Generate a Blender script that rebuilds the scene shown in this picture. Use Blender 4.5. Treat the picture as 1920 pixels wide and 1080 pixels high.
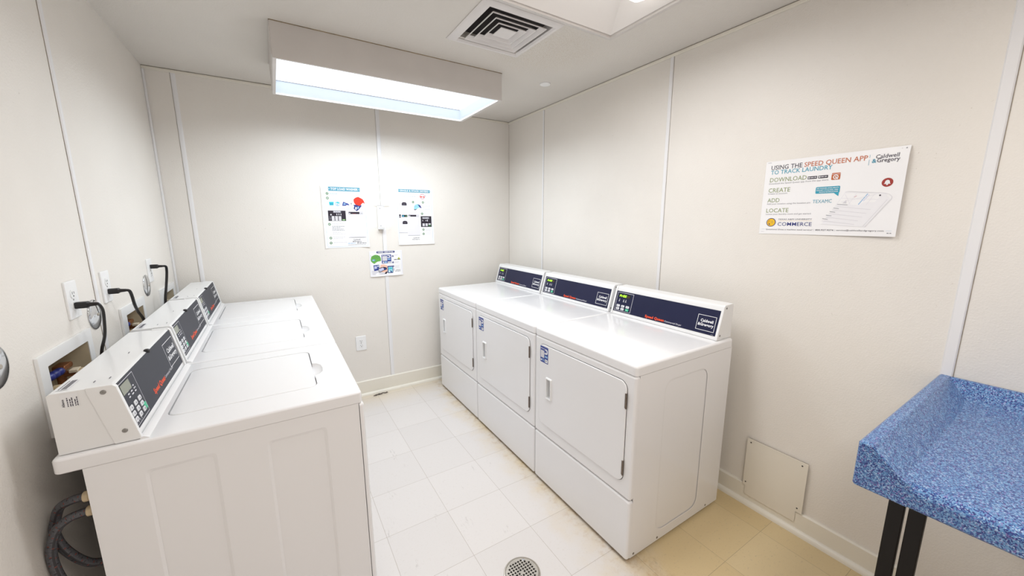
import bpy, bmesh, math, random
from mathutils import Vector, Matrix
random.seed(7)
PI = math.pi
for o in list(bpy.data.objects): bpy.data.objects.remove(o)
S = bpy.context.scene
COL = S.collection

# ------------------------------------------------------------------ camera, world, exposure
yaw, pitch, roll, camh, fpx = 0.5572, 0.1759, -0.0025, 1.4648, 706.78
fw = Vector((math.sin(yaw)*math.cos(pitch), math.cos(yaw)*math.cos(pitch), -math.sin(pitch)))
rt0 = Vector((math.cos(yaw), -math.sin(yaw), 0)); up0 = rt0.cross(fw)
rt = rt0*math.cos(roll) + up0*math.sin(roll); up = up0*math.cos(roll) - rt0*math.sin(roll)
cd = bpy.data.cameras.new('camera'); cam = bpy.data.objects.new('camera', cd); COL.objects.link(cam)
cam.matrix_world = Matrix(((rt.x, up.x, -fw.x, 0), (rt.y, up.y, -fw.y, 0), (rt.z, up.z, -fw.z, camh), (0, 0, 0, 1)))
cd.sensor_fit = 'HORIZONTAL'; cd.sensor_width = 36; cd.lens = 36*fpx/1920; cd.clip_start = .02
S.camera = cam
w = bpy.data.worlds.new('world'); S.world = w; w.use_nodes = True
w.node_tree.nodes['Background'].inputs[0].default_value = (.9, .92, 1, 1)
w.node_tree.nodes['Background'].inputs[1].default_value = .3
S.view_settings.view_transform = 'Standard'; S.view_settings.look = 'None'
S.view_settings.exposure = 0.66; S.view_settings.gamma = 1; S.view_settings.use_curve_mapping = False
LIGHT_MAIN, LIGHT_NEAR = .92, 1.2      # glow of the two fluorescent lenses themselves
def area(name, loc, rot, sx, sy, power, col, spread=180):
    l = bpy.data.lights.new(name, 'AREA'); l.shape = 'RECTANGLE'; l.size = sx; l.size_y = sy; l.energy = power; l.color = col; l.spread = math.radians(spread)
    o = bpy.data.objects.new(name, l); COL.objects.link(o); o.location = loc; o.rotation_euler = rot; return o
area('tube_light_main', (.690, 2.527, 2.233), (0, 0, 0), 1.19, .57, 10.5, (.86, .94, 1), 165)      # tubes of the long fixture
area('tube_light_near', (.933, 1.209, 2.366), (0, 0, 0), 1.05, .30, 7.5, (.97, .98, 1), 170)       # tubes of the troffer
area('fill_light_behind', (.75, -.35, 2.36), (0, 0, 0), 1.19, .5, 11.5, (1, .965, .90), 170)      # added fill lamp without a fixture, unseen behind the camera
area('doorway_fill', (.55, -1.30, 1.05), (math.radians(90), 0, 0), 1.5, 1.95, 2.2, (1, .68, .40))   # added warm fill at the doorway opening, standing in for unseen light there

# ------------------------------------------------------------------ room dimensions (metres)
XL, XR, YB, YF, H = -.580, 1.981, 3.228, -1.25, 2.383

# ------------------------------------------------------------------ materials
def srgb(r, g, b):
    f = lambda c: (c/255/12.92 if c/255 <= .04045 else ((c/255+.055)/1.055)**2.4)
    return (f(r), f(g), f(b), 1)
def mat(name, col, rough=.5, metal=0, spec=.5, bump=0, bscale=200, coat=0, emit=0, ecol=None, var=0, vscale=6):
    m = bpy.data.materials.new(name); m.use_nodes = True
    nt = m.node_tree; b = nt.nodes['Principled BSDF']
    b.inputs['Base Color'].default_value = col; b.inputs['Roughness'].default_value = rough
    b.inputs['Metallic'].default_value = metal; b.inputs['Specular IOR Level'].default_value = spec
    b.inputs['Coat Weight'].default_value = coat; b.inputs['Coat Roughness'].default_value = .08
    if emit:
        b.inputs['Emission Color'].default_value = ecol or col; b.inputs['Emission Strength'].default_value = emit
    tc = nt.nodes.new('ShaderNodeTexCoord')
    if bump:
        n = nt.nodes.new('ShaderNodeTexNoise'); n.inputs['Scale'].default_value = bscale; n.inputs['Detail'].default_value = 3
        bp = nt.nodes.new('ShaderNodeBump'); bp.inputs['Strength'].default_value = bump; bp.inputs['Distance'].default_value = .002
        nt.links.new(tc.outputs['Object'], n.inputs['Vector']); nt.links.new(n.outputs['Fac'], bp.inputs['Height'])
        nt.links.new(bp.outputs['Normal'], b.inputs['Normal'])
    if var:
        n = nt.nodes.new('ShaderNodeTexNoise'); n.inputs['Scale'].default_value = vscale; n.inputs['Detail'].default_value = 4
        r = nt.nodes.new('ShaderNodeValToRGB')
        c = Vector(col[:3])
        r.color_ramp.elements[0].position = .35; r.color_ramp.elements[1].position = .65
        r.color_ramp.elements[0].color = (*(c*(1-var)), 1); r.color_ramp.elements[1].color = (*(c*(1+var)), 1)
        nt.links.new(tc.outputs['Object'], n.inputs['Vector']); nt.links.new(n.outputs['Fac'], r.inputs['Fac'])
        nt.links.new(r.outputs['Color'], b.inputs['Base Color'])
    return m

def N(nt, t, **kw):
    n = nt.nodes.new(t)
    for k, v in kw.items():
        if k == 'op': n.operation = v
        elif k.startswith('i'): n.inputs[int(k[1:])].default_value = v
    return n
def math_n(nt, op, a, b=None):
    n = nt.nodes.new('ShaderNodeMath'); n.operation = op
    for i, x in enumerate((a, b)):
        if x is None: continue
        if isinstance(x, (int, float)): n.inputs[i].default_value = x
        else: nt.links.new(x, n.inputs[i])
    return n.outputs[0]
def mix_c(nt, fac, a, b):
    n = nt.nodes.new('ShaderNodeMix'); n.data_type = 'RGBA'
    if isinstance(fac, (int, float)): n.inputs[0].default_value = fac
    else: nt.links.new(fac, n.inputs[0])
    for i, x in ((6, a), (7, b)):
        if isinstance(x, tuple): n.inputs[i].default_value = x
        else: nt.links.new(x, n.inputs[i])
    return n.outputs[2]
def ramp(nt, x, p0, p1):
    n = nt.nodes.new('ShaderNodeMapRange'); n.inputs[1].default_value = p0; n.inputs[2].default_value = p1
    n.interpolation_type = 'SMOOTHSTEP'; nt.links.new(x, n.inputs[0]); return n.outputs[0]
def noise(nt, vec, scale, detail=3, rough=.5):
    n = nt.nodes.new('ShaderNodeTexNoise'); n.inputs['Scale'].default_value = scale
    n.inputs['Detail'].default_value = detail; n.inputs['Roughness'].default_value = rough
    nt.links.new(vec, n.inputs['Vector']); return n.outputs['Fac']

def wall_mat(name, col, speck=(.42, .36, .28, 1), bump=.35, bscale=170, rough=.42, stain=None):
    m = bpy.data.materials.new(name); m.use_nodes = True; nt = m.node_tree; b = nt.nodes['Principled BSDF']
    tc = nt.nodes.new('ShaderNodeTexCoord').outputs['Object']
    c = mix_c(nt, ramp(nt, noise(nt, tc, 1.6, 4), .35, .7), col, tuple(x*.955 if i < 3 else 1 for i, x in enumerate(col)))
    sp = math_n(nt, 'MULTIPLY', ramp(nt, noise(nt, tc, 95, 2), .70, .78), ramp(nt, noise(nt, tc, 4, 3), .42, .75))
    c = mix_c(nt, math_n(nt, 'MULTIPLY', sp, .55), c, speck)
    if stain:      # dust blown out of the vent
        d = nt.nodes.new('ShaderNodeVectorMath'); d.operation = 'DISTANCE'; nt.links.new(tc, d.inputs[0]); d.inputs[1].default_value = stain
        k = math_n(nt, 'MULTIPLY', math_n(nt, 'SUBTRACT', 1.0, ramp(nt, d.outputs['Value'], .12, .42)), ramp(nt, noise(nt, tc, 170, 4, .75), .44, .66))
        c = mix_c(nt, math_n(nt, 'MULTIPLY', k, .45), c, srgb(168, 148, 112))
    nt.links.new(c, b.inputs['Base Color']); b.inputs['Roughness'].default_value = rough; b.inputs['Specular IOR Level'].default_value = .3
    bp = nt.nodes.new('ShaderNodeBump'); bp.inputs['Strength'].default_value = bump; bp.inputs['Distance'].default_value = .0025
    nt.links.new(noise(nt, tc, bscale, 2, .55), bp.inputs['Height']); nt.links.new(bp.outputs[0], b.inputs['Normal'])
    return m

def floor_mat():
    m = bpy.data.materials.new('vinyl_floor_tile'); m.use_nodes = True; nt = m.node_tree; b = nt.nodes['Principled BSDF']
    tc = nt.nodes.new('ShaderNodeTexCoord').outputs['Object']
    sep = nt.nodes.new('ShaderNodeSeparateXYZ'); nt.links.new(tc, sep.inputs[0])
    X, Y = sep.outputs[0], sep.outputs[1]
    T = .3048
    fx = math_n(nt, 'DIVIDE', math_n(nt, 'SUBTRACT', X, .3129-T*10), T)
    fy = math_n(nt, 'DIVIDE', math_n(nt, 'SUBTRACT', Y, 1.6209-T*20), T)
    def edge(f):
        fr = math_n(nt, 'FRACT', f); return math_n(nt, 'MINIMUM', fr, math_n(nt, 'SUBTRACT', 1.0, fr))
    e = math_n(nt, 'MINIMUM', edge(fx), edge(fy))
    line = math_n(nt, 'SUBTRACT', 1.0, ramp(nt, e, .0016, .0042))
    cmb = nt.nodes.new('ShaderNodeCombineXYZ')
    nt.links.new(math_n(nt, 'FLOOR', fx), cmb.inputs[0]); nt.links.new(math_n(nt, 'FLOOR', fy), cmb.inputs[1])
    wn = nt.nodes.new('ShaderNodeTexWhiteNoise'); nt.links.new(cmb.outputs[0], wn.inputs['Vector'])
    tile = wn.outputs['Value']
    base = mix_c(nt, tile, srgb(218, 213, 210), srgb(222, 217, 214))
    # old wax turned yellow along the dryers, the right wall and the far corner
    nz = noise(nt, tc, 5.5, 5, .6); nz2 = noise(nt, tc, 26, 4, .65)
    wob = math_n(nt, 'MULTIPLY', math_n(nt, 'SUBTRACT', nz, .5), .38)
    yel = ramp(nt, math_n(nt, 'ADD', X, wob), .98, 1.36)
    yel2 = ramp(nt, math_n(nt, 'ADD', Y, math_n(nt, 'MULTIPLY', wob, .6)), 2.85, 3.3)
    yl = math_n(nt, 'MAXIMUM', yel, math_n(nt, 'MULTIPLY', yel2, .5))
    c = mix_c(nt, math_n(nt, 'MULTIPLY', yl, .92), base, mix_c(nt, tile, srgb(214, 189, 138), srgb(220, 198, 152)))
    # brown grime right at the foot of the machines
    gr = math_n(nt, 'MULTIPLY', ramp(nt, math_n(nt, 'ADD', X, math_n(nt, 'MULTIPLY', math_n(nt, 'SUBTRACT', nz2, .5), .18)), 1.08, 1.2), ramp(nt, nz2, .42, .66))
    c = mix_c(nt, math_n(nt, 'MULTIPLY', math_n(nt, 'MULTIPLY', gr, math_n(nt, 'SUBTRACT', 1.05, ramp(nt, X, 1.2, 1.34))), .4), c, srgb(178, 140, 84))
    # chips in the vinyl
    mp = nt.nodes.new('ShaderNodeMapping'); mp.inputs['Scale'].default_value = (1, 1.8, 1); mp.inputs['Rotation'].default_value = (0, 0, .6)
    nt.links.new(tc, mp.inputs[0])
    chip = ramp(nt, noise(nt, mp.outputs[0], 150, 2), .66, .74)
    c = mix_c(nt, math_n(nt, 'MULTIPLY', chip, .30), c, srgb(165, 148, 122))
    chip2 = ramp(nt, noise(nt, mp.outputs[0], 60, 3), .60, .74)
    c = mix_c(nt, math_n(nt, 'MULTIPLY', chip2, math_n(nt, 'ADD', .14, math_n(nt, 'MULTIPLY', yl, .25))), c, srgb(176, 160, 136))
    # scuffs
    mp2 = nt.nodes.new('ShaderNodeMapping'); mp2.inputs['Scale'].default_value = (2.2, .8, 1); mp2.inputs['Rotation'].default_value = (0, 0, -.9)
    nt.links.new(tc, mp2.inputs[0])
    sc = math_n(nt, 'MULTIPLY', ramp(nt, noise(nt, mp2.outputs[0], 6, 4), .60, .76), ramp(nt, noise(nt, mp2.outputs[0], 45, 3), .5, .7))
    c = mix_c(nt, math_n(nt, 'MULTIPLY', sc, .42), c, srgb(120, 108, 98))
    c = mix_c(nt, math_n(nt, 'MULTIPLY', line, .55), c, srgb(140, 122, 100))
    nt.links.new(c, b.inputs['Base Color']); b.inputs['Roughness'].default_value = .38
    bp = nt.nodes.new('ShaderNodeBump'); bp.inputs['Strength'].default_value = .15; bp.inputs['Distance'].default_value = .001
    nt.links.new(math_n(nt, 'SUBTRACT', noise(nt, tc, 30, 3), math_n(nt, 'MULTIPLY', line, .8)), bp.inputs['Height']); nt.links.new(bp.outputs[0], b.inputs['Normal'])
    return m

def speckle_mat():
    m = bpy.data.materials.new('blue_speckled_laminate'); m.use_nodes = True; nt = m.node_tree; b = nt.nodes['Principled BSDF']
    tc = nt.nodes.new('ShaderNodeTexCoord').outputs['Object']
    v = nt.nodes.new('ShaderNodeTexVoronoi'); v.inputs['Scale'].default_value = 430; nt.links.new(tc, v.inputs['Vector'])
    sp = nt.nodes.new('ShaderNodeSeparateColor'); nt.links.new(v.outputs['Color'], sp.inputs[0])
    r = nt.nodes.new('ShaderNodeValToRGB'); r.color_ramp.interpolation = 'CONSTANT'
    cs = [(0, srgb(40, 54, 120)), (.17, srgb(62, 96, 156)), (.38, srgb(92, 138, 186)), (.58, srgb(114, 154, 198)), (.77, srgb(70, 76, 136)), (.85, srgb(154, 180, 214)), (.95, srgb(132, 118, 178))]
    while len(r.color_ramp.elements) < len(cs): r.color_ramp.elements.new(.5)
    for e, (p, c) in zip(r.color_ramp.elements, cs): e.position = p; e.color = c
    nt.links.new(sp.outputs[0], r.inputs['Fac']); nt.links.new(r.outputs[0], b.inputs['Base Color'])
    b.inputs['Roughness'].default_value = .3
    return m

def lens_mat(name, col, strength, pitch=.012):
    # prismatic acrylic lens over lit tubes: brighter and dimmer facets
    m = bpy.data.materials.new(name); m.use_nodes = True; nt = m.node_tree; b = nt.nodes['Principled BSDF']
    tc = nt.nodes.new('ShaderNodeTexCoord').outputs['Object']
    v = nt.nodes.new('ShaderNodeTexVoronoi'); v.inputs['Scale'].default_value = 1/pitch; v.inputs['Randomness'].default_value = 0
    nt.links.new(tc, v.inputs['Vector'])
    f = ramp(nt, v.outputs['Distance'], .05, .6)
    st = math_n(nt, 'MULTIPLY', math_n(nt, 'SUBTRACT', 1.15, math_n(nt, 'MULTIPLY', f, .5)), strength)
    b.inputs['Base Color'].default_value = (.8, .8, .8, 1); b.inputs['Roughness'].default_value = .3
    b.inputs['Emission Color'].default_value = col; nt.links.new(st, b.inputs['Emission Strength'])
    return m

M = dict(
    wall=wall_mat('cream_textured_wall', srgb(236, 231, 224)),
    ceil=wall_mat('ceiling_paint', srgb(220, 215, 208), bump=.5, bscale=120, rough=.6, stain=(1.36, 1.83, 2.383)),
    trim=mat('cream_trim_paint', srgb(235, 230, 218), .4, bump=.1, bscale=60),
    batten=mat('white_batten', srgb(236, 235, 236), .35),
    caulk=mat('old_brown_caulk', srgb(146, 128, 100), .8, var=.3, vscale=25),
    seam=mat('dark_wall_seam', srgb(150, 140, 126), .8, var=.2, vscale=30),
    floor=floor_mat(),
    enamel=mat('white_enamel', srgb(236, 235, 236), .22, coat=.3, bump=.03, bscale=90),
    enamel2=mat('white_enamel_console', srgb(235, 235, 235), .28, coat=.2),
    gap=mat('shadow_gap_dark', srgb(40, 38, 36), .8, var=.1),
    zinc=mat('zinc_screw', srgb(150, 148, 145), .35, .9, var=.1, vscale=80),
    chrome=mat('polished_chrome', srgb(205, 207, 210), .07, 1, var=.03),
    steel=mat('brushed_steel', srgb(185, 178, 168), .35, .85, bump=.15, bscale=160, var=.12, vscale=18),
    grey_panel=mat('charcoal_overlay', srgb(50, 52, 62), .5, spec=.25, var=.05, vscale=3),
    navy=mat('navy_overlay', srgb(25, 28, 60), .4, spec=.3, var=.06, vscale=3),
    lcd=mat('grey_green_lcd', srgb(126, 130, 112), .2, var=.05),
    lcd_dark=mat('dark_lcd_window', srgb(24, 34, 22), .2, var=.05),
    led=mat('green_led_digit', srgb(150, 215, 40), .4, emit=1.2, ecol=srgb(150, 225, 40)),
    led_dim=mat('brown_unlit_digit', srgb(92, 62, 40), .4),
    key=mat('white_key', srgb(222, 222, 226), .4),
    key_green=mat('green_key', srgb(48, 186, 140), .4),
    white=mat('white_ink', srgb(236, 236, 238), .5), orange=mat('orange_ink', srgb(240, 82, 32), .5),
    black=mat('black_plastic', srgb(22, 20, 22), .35, var=.1), black_m=mat('black_painted_steel', srgb(18, 14, 13), .45, spec=.3, var=.1, bump=.1, bscale=150),
    plast=mat('white_plastic', srgb(240, 240, 240), .3), slot=mat('outlet_slot', srgb(60, 58, 58), .6),
    paper=mat('poster_paper', srgb(244, 243, 244), .4), paper_edge=mat('poster_paper_back', srgb(220, 218, 214), .6),
    speckle=speckle_mat(),
    brass=mat('aged_brass', srgb(150, 98, 62), .4, .6, var=.25, vscale=60), tag=mat('cream_tag', srgb(225, 212, 188), .5, var=.1, vscale=90),
    blue_hose=mat('blue_handle', srgb(48, 56, 132), .35, var=.3, vscale=60),
    box_in=mat('box_interior', srgb(205, 192, 165), .6, var=.12, vscale=14),
    braid=mat('grey_braided_hose', srgb(92, 93, 98), .4, .3, bump=.5, bscale=500, var=.2, vscale=300), braid_dark=mat('dark_braid', srgb(50, 48, 52), .5), tracer=mat('red_tracer', srgb(125, 62, 52), .5),
    nozzle=mat('cream_coupling', srgb(215, 195, 160), .4, var=.1, vscale=60),
    duct=mat('dark_duct', srgb(28, 20, 20), .8, var=.3, vscale=20), vent=mat('vent_white', srgb(226, 222, 220), .4, var=.03),
    fixture=mat('fixture_white', srgb(214, 209, 205), .4, var=.02), reflector=mat('reflector_white', srgb(240, 236, 232), .35),
    grate_hole=mat('drain_dark', srgb(22, 18, 16), .7, var=.2), acrylic=mat('clear_acrylic_edge', srgb(222, 222, 222), .1, spec=.6),
    panel_paint=mat('access_panel_paint', srgb(232, 226, 214), .4, bump=.1, bscale=90),
    hinge=mat('dull_hinge', srgb(120, 108, 98), .4, .8, var=.15, vscale=90),
    i_blue=mat('ink_steel_blue', srgb(86, 158, 182), .5), i_teal=mat('ink_teal', srgb(52, 160, 186), .5), i_cyan=mat('ink_cyan', srgb(42, 192, 206), .5),
    i_navy=mat('ink_navy', srgb(44, 52, 124), .5), i_royal=mat('ink_royal', srgb(52, 70, 148), .5), i_lt=mat('ink_light_blue', srgb(150, 190, 226), .5),
    i_red=mat('ink_red', srgb(232, 48, 22), .5), i_dred=mat('ink_dark_red', srgb(160, 52, 44), .5), i_rust=mat('ink_rust', srgb(196, 104, 58), .5),
    i_green=mat('ink_green', srgb(104, 172, 76), .5), i_dgreen=mat('ink_forest', srgb(82, 132, 84), .5), i_olive=mat('ink_olive', srgb(142, 156, 104), .5),
    i_dark=mat('ink_charcoal', srgb(74, 70, 84), .5), i_black=mat('ink_black', srgb(32, 22, 38), .5), i_grey=mat('ink_grey', srgb(150, 150, 158), .5),
    i_pale=mat('ink_pale_grey', srgb(214, 212, 218), .5), i_mist=mat('ink_mist', srgb(230, 228, 234), .5), i_skin=mat('ink_skin', srgb(240, 192, 172), .5), i_yellow=mat('ink_gold', srgb(238, 190, 36), .5),
    i_lav=mat('ink_lavender', srgb(196, 200, 232), .5), i_sky=mat('ink_sky', srgb(150, 212, 226), .5), i_pink=mat('ink_pink', srgb(196, 96, 120), .5), i_lime=mat('ink_lime', srgb(178, 186, 60), .5),
    phone_grey=mat('ink_faint_grey', srgb(238, 237, 240), .5),
    liner=mat('bright_blue_white_liner', srgb(238, 246, 255), .45),
    lint=mat('grey_lint', srgb(92, 84, 78), .9, var=.3, vscale=90),
)
M['lens_main'] = lens_mat('lit_prismatic_lens', (.80, .89, 1, 1), LIGHT_MAIN)
M['lens_near'] = lens_mat('lit_basket_lens', (1, .95, .90, 1), LIGHT_NEAR)

# ------------------------------------------------------------------ mesh builder
def rrect(x0, y0, x1, y1, r, n=4):
    r = min(r, abs(x1-x0)/2-1e-5, abs(y1-y0)/2-1e-5); pts = []
    for cx, cy, a in ((x1-r, y1-r, 0), (x0+r, y1-r, 90), (x0+r, y0+r, 180), (x1-r, y0+r, 270)):
        for k in range(n+1):
            t = math.radians(a+90*k/n); pts.append((cx+r*math.cos(t), cy+r*math.sin(t)))
    return pts
def circ(cx, cy, r, n=32, ry=None):
    ry = ry or r
    return [(cx+r*math.cos(2*PI*k/n), cy+ry*math.sin(2*PI*k/n)) for k in range(n)]
def smooth_path(pts, sub=8):
    P = [Vector(p) for p in pts]; out = []
    for i in range(len(P)-1):
        p0, p1, p2, p3 = P[max(i-1, 0)], P[i], P[i+1], P[min(i+2, len(P)-1)]
        for k in range(sub):
            t = k/sub
            out.append(.5*((2*p1)+(-p0+p2)*t+(2*p0-5*p1+4*p2-p3)*t*t+(-p0+3*p1-3*p2+p3)*t**3))
    out.append(P[-1]); return out
AX = {'x': lambda a, b, c: (c, a, b), 'y': lambda a, b, c: (a, c, b), 'z': lambda a, b, c: (a, b, c)}
WPOS = {}
class MB:
    def __init__(s): s.V = []; s.F = []; s.mats = []
    def mi(s, m):
        m = M[m]
        if m not in s.mats: s.mats.append(m)
        return s.mats.index(m)
    def add(s, verts, faces, m, smooth=False, fix=True):
        if fix:
            bm = bmesh.new(); vs = [bm.verts.new(v) for v in verts]
            for f in faces:
                try: bm.faces.new([vs[i] for i in f])
                except ValueError: pass
            bmesh.ops.remove_doubles(bm, verts=bm.verts, dist=1e-6)
            bmesh.ops.recalc_face_normals(bm, faces=bm.faces)
            s.addbm(bm, m, smooth); return s
        k = len(s.V); i = s.mi(m); s.V += [tuple(v) for v in verts]
        s.F += [([k+j for j in f], i, smooth) for f in faces]; return s
    def addbm(s, bm, m, smooth=False):
        bm.verts.ensure_lookup_table(); bm.verts.index_update(); k = len(s.V); i = s.mi(m)
        s.V += [tuple(v.co) for v in bm.verts]
        s.F += [([k+v.index for v in f.verts], i, smooth) for f in bm.faces]
        bm.free()
    def box(s, a, b, m, bev=0, seg=2):
        bm = bmesh.new(); bmesh.ops.create_cube(bm, size=1)
        for v in bm.verts:
            for i in range(3): v.co[i] = (a[i]+b[i])/2+v.co[i]*(b[i]-a[i])
        if bev: bmesh.ops.bevel(bm, geom=list(bm.edges), offset=bev, segments=seg, affect='EDGES', profile=.5, clamp_overlap=True)
        bmesh.ops.recalc_face_normals(bm, faces=bm.faces)
        s.addbm(bm, m, bool(bev)); return s
    def prism(s, pts, ax, lo, hi, m, bev=0, seg=2):
        f = AX[ax]; n = len(pts)
        bm = bmesh.new(); A = [bm.verts.new(f(*p, lo)) for p in pts]; B = [bm.verts.new(f(*p, hi)) for p in pts]
        bm.faces.new(A); bm.faces.new(B[::-1])
        for i in range(n): bm.faces.new((A[i], B[i], B[(i+1) % n], A[(i+1) % n]))
        bmesh.ops.recalc_face_normals(bm, faces=bm.faces)
        if bev: bmesh.ops.bevel(bm, geom=list(bm.edges), offset=bev, segments=seg, affect='EDGES', profile=.5, clamp_overlap=True)
        s.addbm(bm, m, bool(bev)); return s
    def loft(s, loops, m, cap0=False, cap1=False, smooth=True, closed=True):
        n = len(loops[0]); V = [p for l in loops for p in l]; F = []
        for j in range(len(loops)-1):
            for i in range(n if closed else n-1):
                i2 = (i+1) % n; F.append((j*n+i, j*n+i2, (j+1)*n+i2, (j+1)*n+i))
        if cap0: F.append(list(range(n))[::-1])
        if cap1: F.append([(len(loops)-1)*n+i for i in range(n)])
        return s.add(V, F, m, smooth)
    def slab(s, x0, y0, x1, y1, r, ax, lo, hi, m, bev=.004, n=4, seg=3, both=False, hole=None):
        # rounded rectangle plate whose 'hi' side is bevelled
        f = AX[ax]; sg = 1 if hi > lo else -1; L = []
        def lp(ins, h): return [f(*p, h) for p in rrect(x0+ins, y0+ins, x1-ins, y1-ins, max(r-ins, .0005), n)]
        if both:
            for k in range(seg+1):
                t = PI/2*k/seg; L.append(lp(bev*(1-math.sin(t)), lo+sg*bev*(1-math.cos(t))))
        else: L.append(lp(0, lo))
        for k in range(seg+1):
            t = PI/2*k/seg; L.append(lp(bev*(1-math.cos(t)), hi-sg*bev*(1-math.sin(t))))
        s.loft(L, m, True, hole is None)
        if hole:
            bm = bmesh.new(); es = []
            for lq in (rrect(x0+bev, y0+bev, x1-bev, y1-bev, max(r-bev, .0005), n), hole):
                vs = [bm.verts.new(f(*p, hi)) for p in lq]; es += [bm.edges.new((vs[i], vs[(i+1) % len(vs)])) for i in range(len(vs))]
            bmesh.ops.triangle_fill(bm, use_beauty=True, edges=es); bmesh.ops.recalc_face_normals(bm, faces=bm.faces)
            d = Vector(f(0, 0, sg))
            if sum(q.normal.dot(d) for q in bm.faces) < 0: bmesh.ops.reverse_faces(bm, faces=bm.faces)
            s.addbm(bm, m)
        return s
    def plate(s, outer, holes, ax, lo, hi, m, hole_m=None):
        f = AX[ax]
        bm = bmesh.new(); es = []
        for lp in [outer]+holes:
            vs = [bm.verts.new(f(*p, hi)) for p in lp]
            es += [bm.edges.new((vs[i], vs[(i+1) % len(vs)])) for i in range(len(vs))]
        bmesh.ops.triangle_fill(bm, use_beauty=True, use_dissolve=False, edges=es)
        r = bmesh.ops.duplicate(bm, geom=bm.verts[:]+bm.edges[:]+bm.faces[:])
        vec = Vector(f(0, 0, lo))-Vector(f(0, 0, hi))
        bmesh.ops.translate(bm, verts=[g for g in r['geom'] if isinstance(g, bmesh.types.BMVert)], vec=vec)
        s.addbm(bm, m)
        for k, lp in enumerate([outer]+holes):
            s.loft([[f(*p, lo) for p in lp], [f(*p, hi) for p in lp]], m if k == 0 else (hole_m or m), smooth=False)
        return s
    def lathe(s, c, ax, prof, m, n=32, cap0=True, cap1=True):
        f = AX[ax]; c = Vector(c)
        L = [[tuple(c+Vector(f(r*math.cos(2*PI*k/n), r*math.sin(2*PI*k/n), h))) for k in range(n)] for r, h in prof]
        return s.loft(L, m, cap0, cap1)
    def tube(s, pts, r, m, n=10, sub=8, flat=1, stripes=None, cap=True):
        P = smooth_path(pts, sub) if sub else [Vector(p) for p in pts]; L = []
        nrm = None
        for i, p in enumerate(P):
            t = (P[min(i+1, len(P)-1)]-P[max(i-1, 0)]).normalized()
            if nrm is None: nrm = t.orthogonal().normalized()
            nrm = (nrm-t*nrm.dot(t)).normalized(); bn = t.cross(nrm)
            L.append([tuple(p+nrm*math.cos(2*PI*k/n)*r+bn*math.sin(2*PI*k/n)*r*flat) for k in range(n)])
        if not stripes: return s.loft(L, m, cap, cap)
        V = [p for l in L for p in l]; k0 = len(s.V); s.V += V
        for j in range(len(L)-1):
            for i in range(n):
                i2 = (i+1) % n; mm = m
                for (a, aj, per, w_, sm) in stripes:
                    if (i*a+j*aj) % per < w_: mm = sm
                s.F.append(([k0+j*n+i, k0+j*n+i2, k0+(j+1)*n+i2, k0+(j+1)*n+i], s.mi(mm), True))
        return s
    def build(s, name, parent=None, wn=True, origin=None, smooth_angle=None):
        me = bpy.data.meshes.new(name)
        co = [Vector(v) for v in s.V]
        lo = Vector([min(v[i] for v in co) for i in range(3)]); hi = Vector([max(v[i] for v in co) for i in range(3)])
        c = Vector(origin) if origin is not None else (lo+hi)/2
        me.from_pydata([tuple(v-c) for v in co], [], [f for f, _, _ in s.F])
        for m in s.mats: me.materials.append(m)
        for p, (_, i, sm) in zip(me.polygons, s.F): p.material_index = i; p.use_smooth = sm
        me.validate(); me.update()
        try: me.set_sharp_from_angle(angle=math.radians(38))
        except Exception: pass
        o = bpy.data.objects.new(name, me); COL.objects.link(o)
        pw = Vector((0, 0, 0))
        if parent: o.parent = parent; pw = WPOS[parent.name]
        o.location = c-pw; WPOS[o.name] = c
        if wn and any(sm for _, _, sm in s.F):
            w_ = o.modifiers.new('wn', 'WEIGHTED_NORMAL'); w_.keep_sharp = True
        return o

def thing(name, label, cat, loc, group=None):
    o = bpy.data.objects.new(name, None); COL.objects.link(o); o.location = loc; o.empty_display_size = .05
    WPOS[o.name] = Vector(loc); return tag(o, label, cat, group)
def tag(o, label, cat, group=None):
    o['label'] = label; o['category'] = cat
    if group: o['group'] = group
    return o
def struct(o): o['kind'] = 'structure'; return o
def lab(o, l): o['label'] = l; return o

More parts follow.
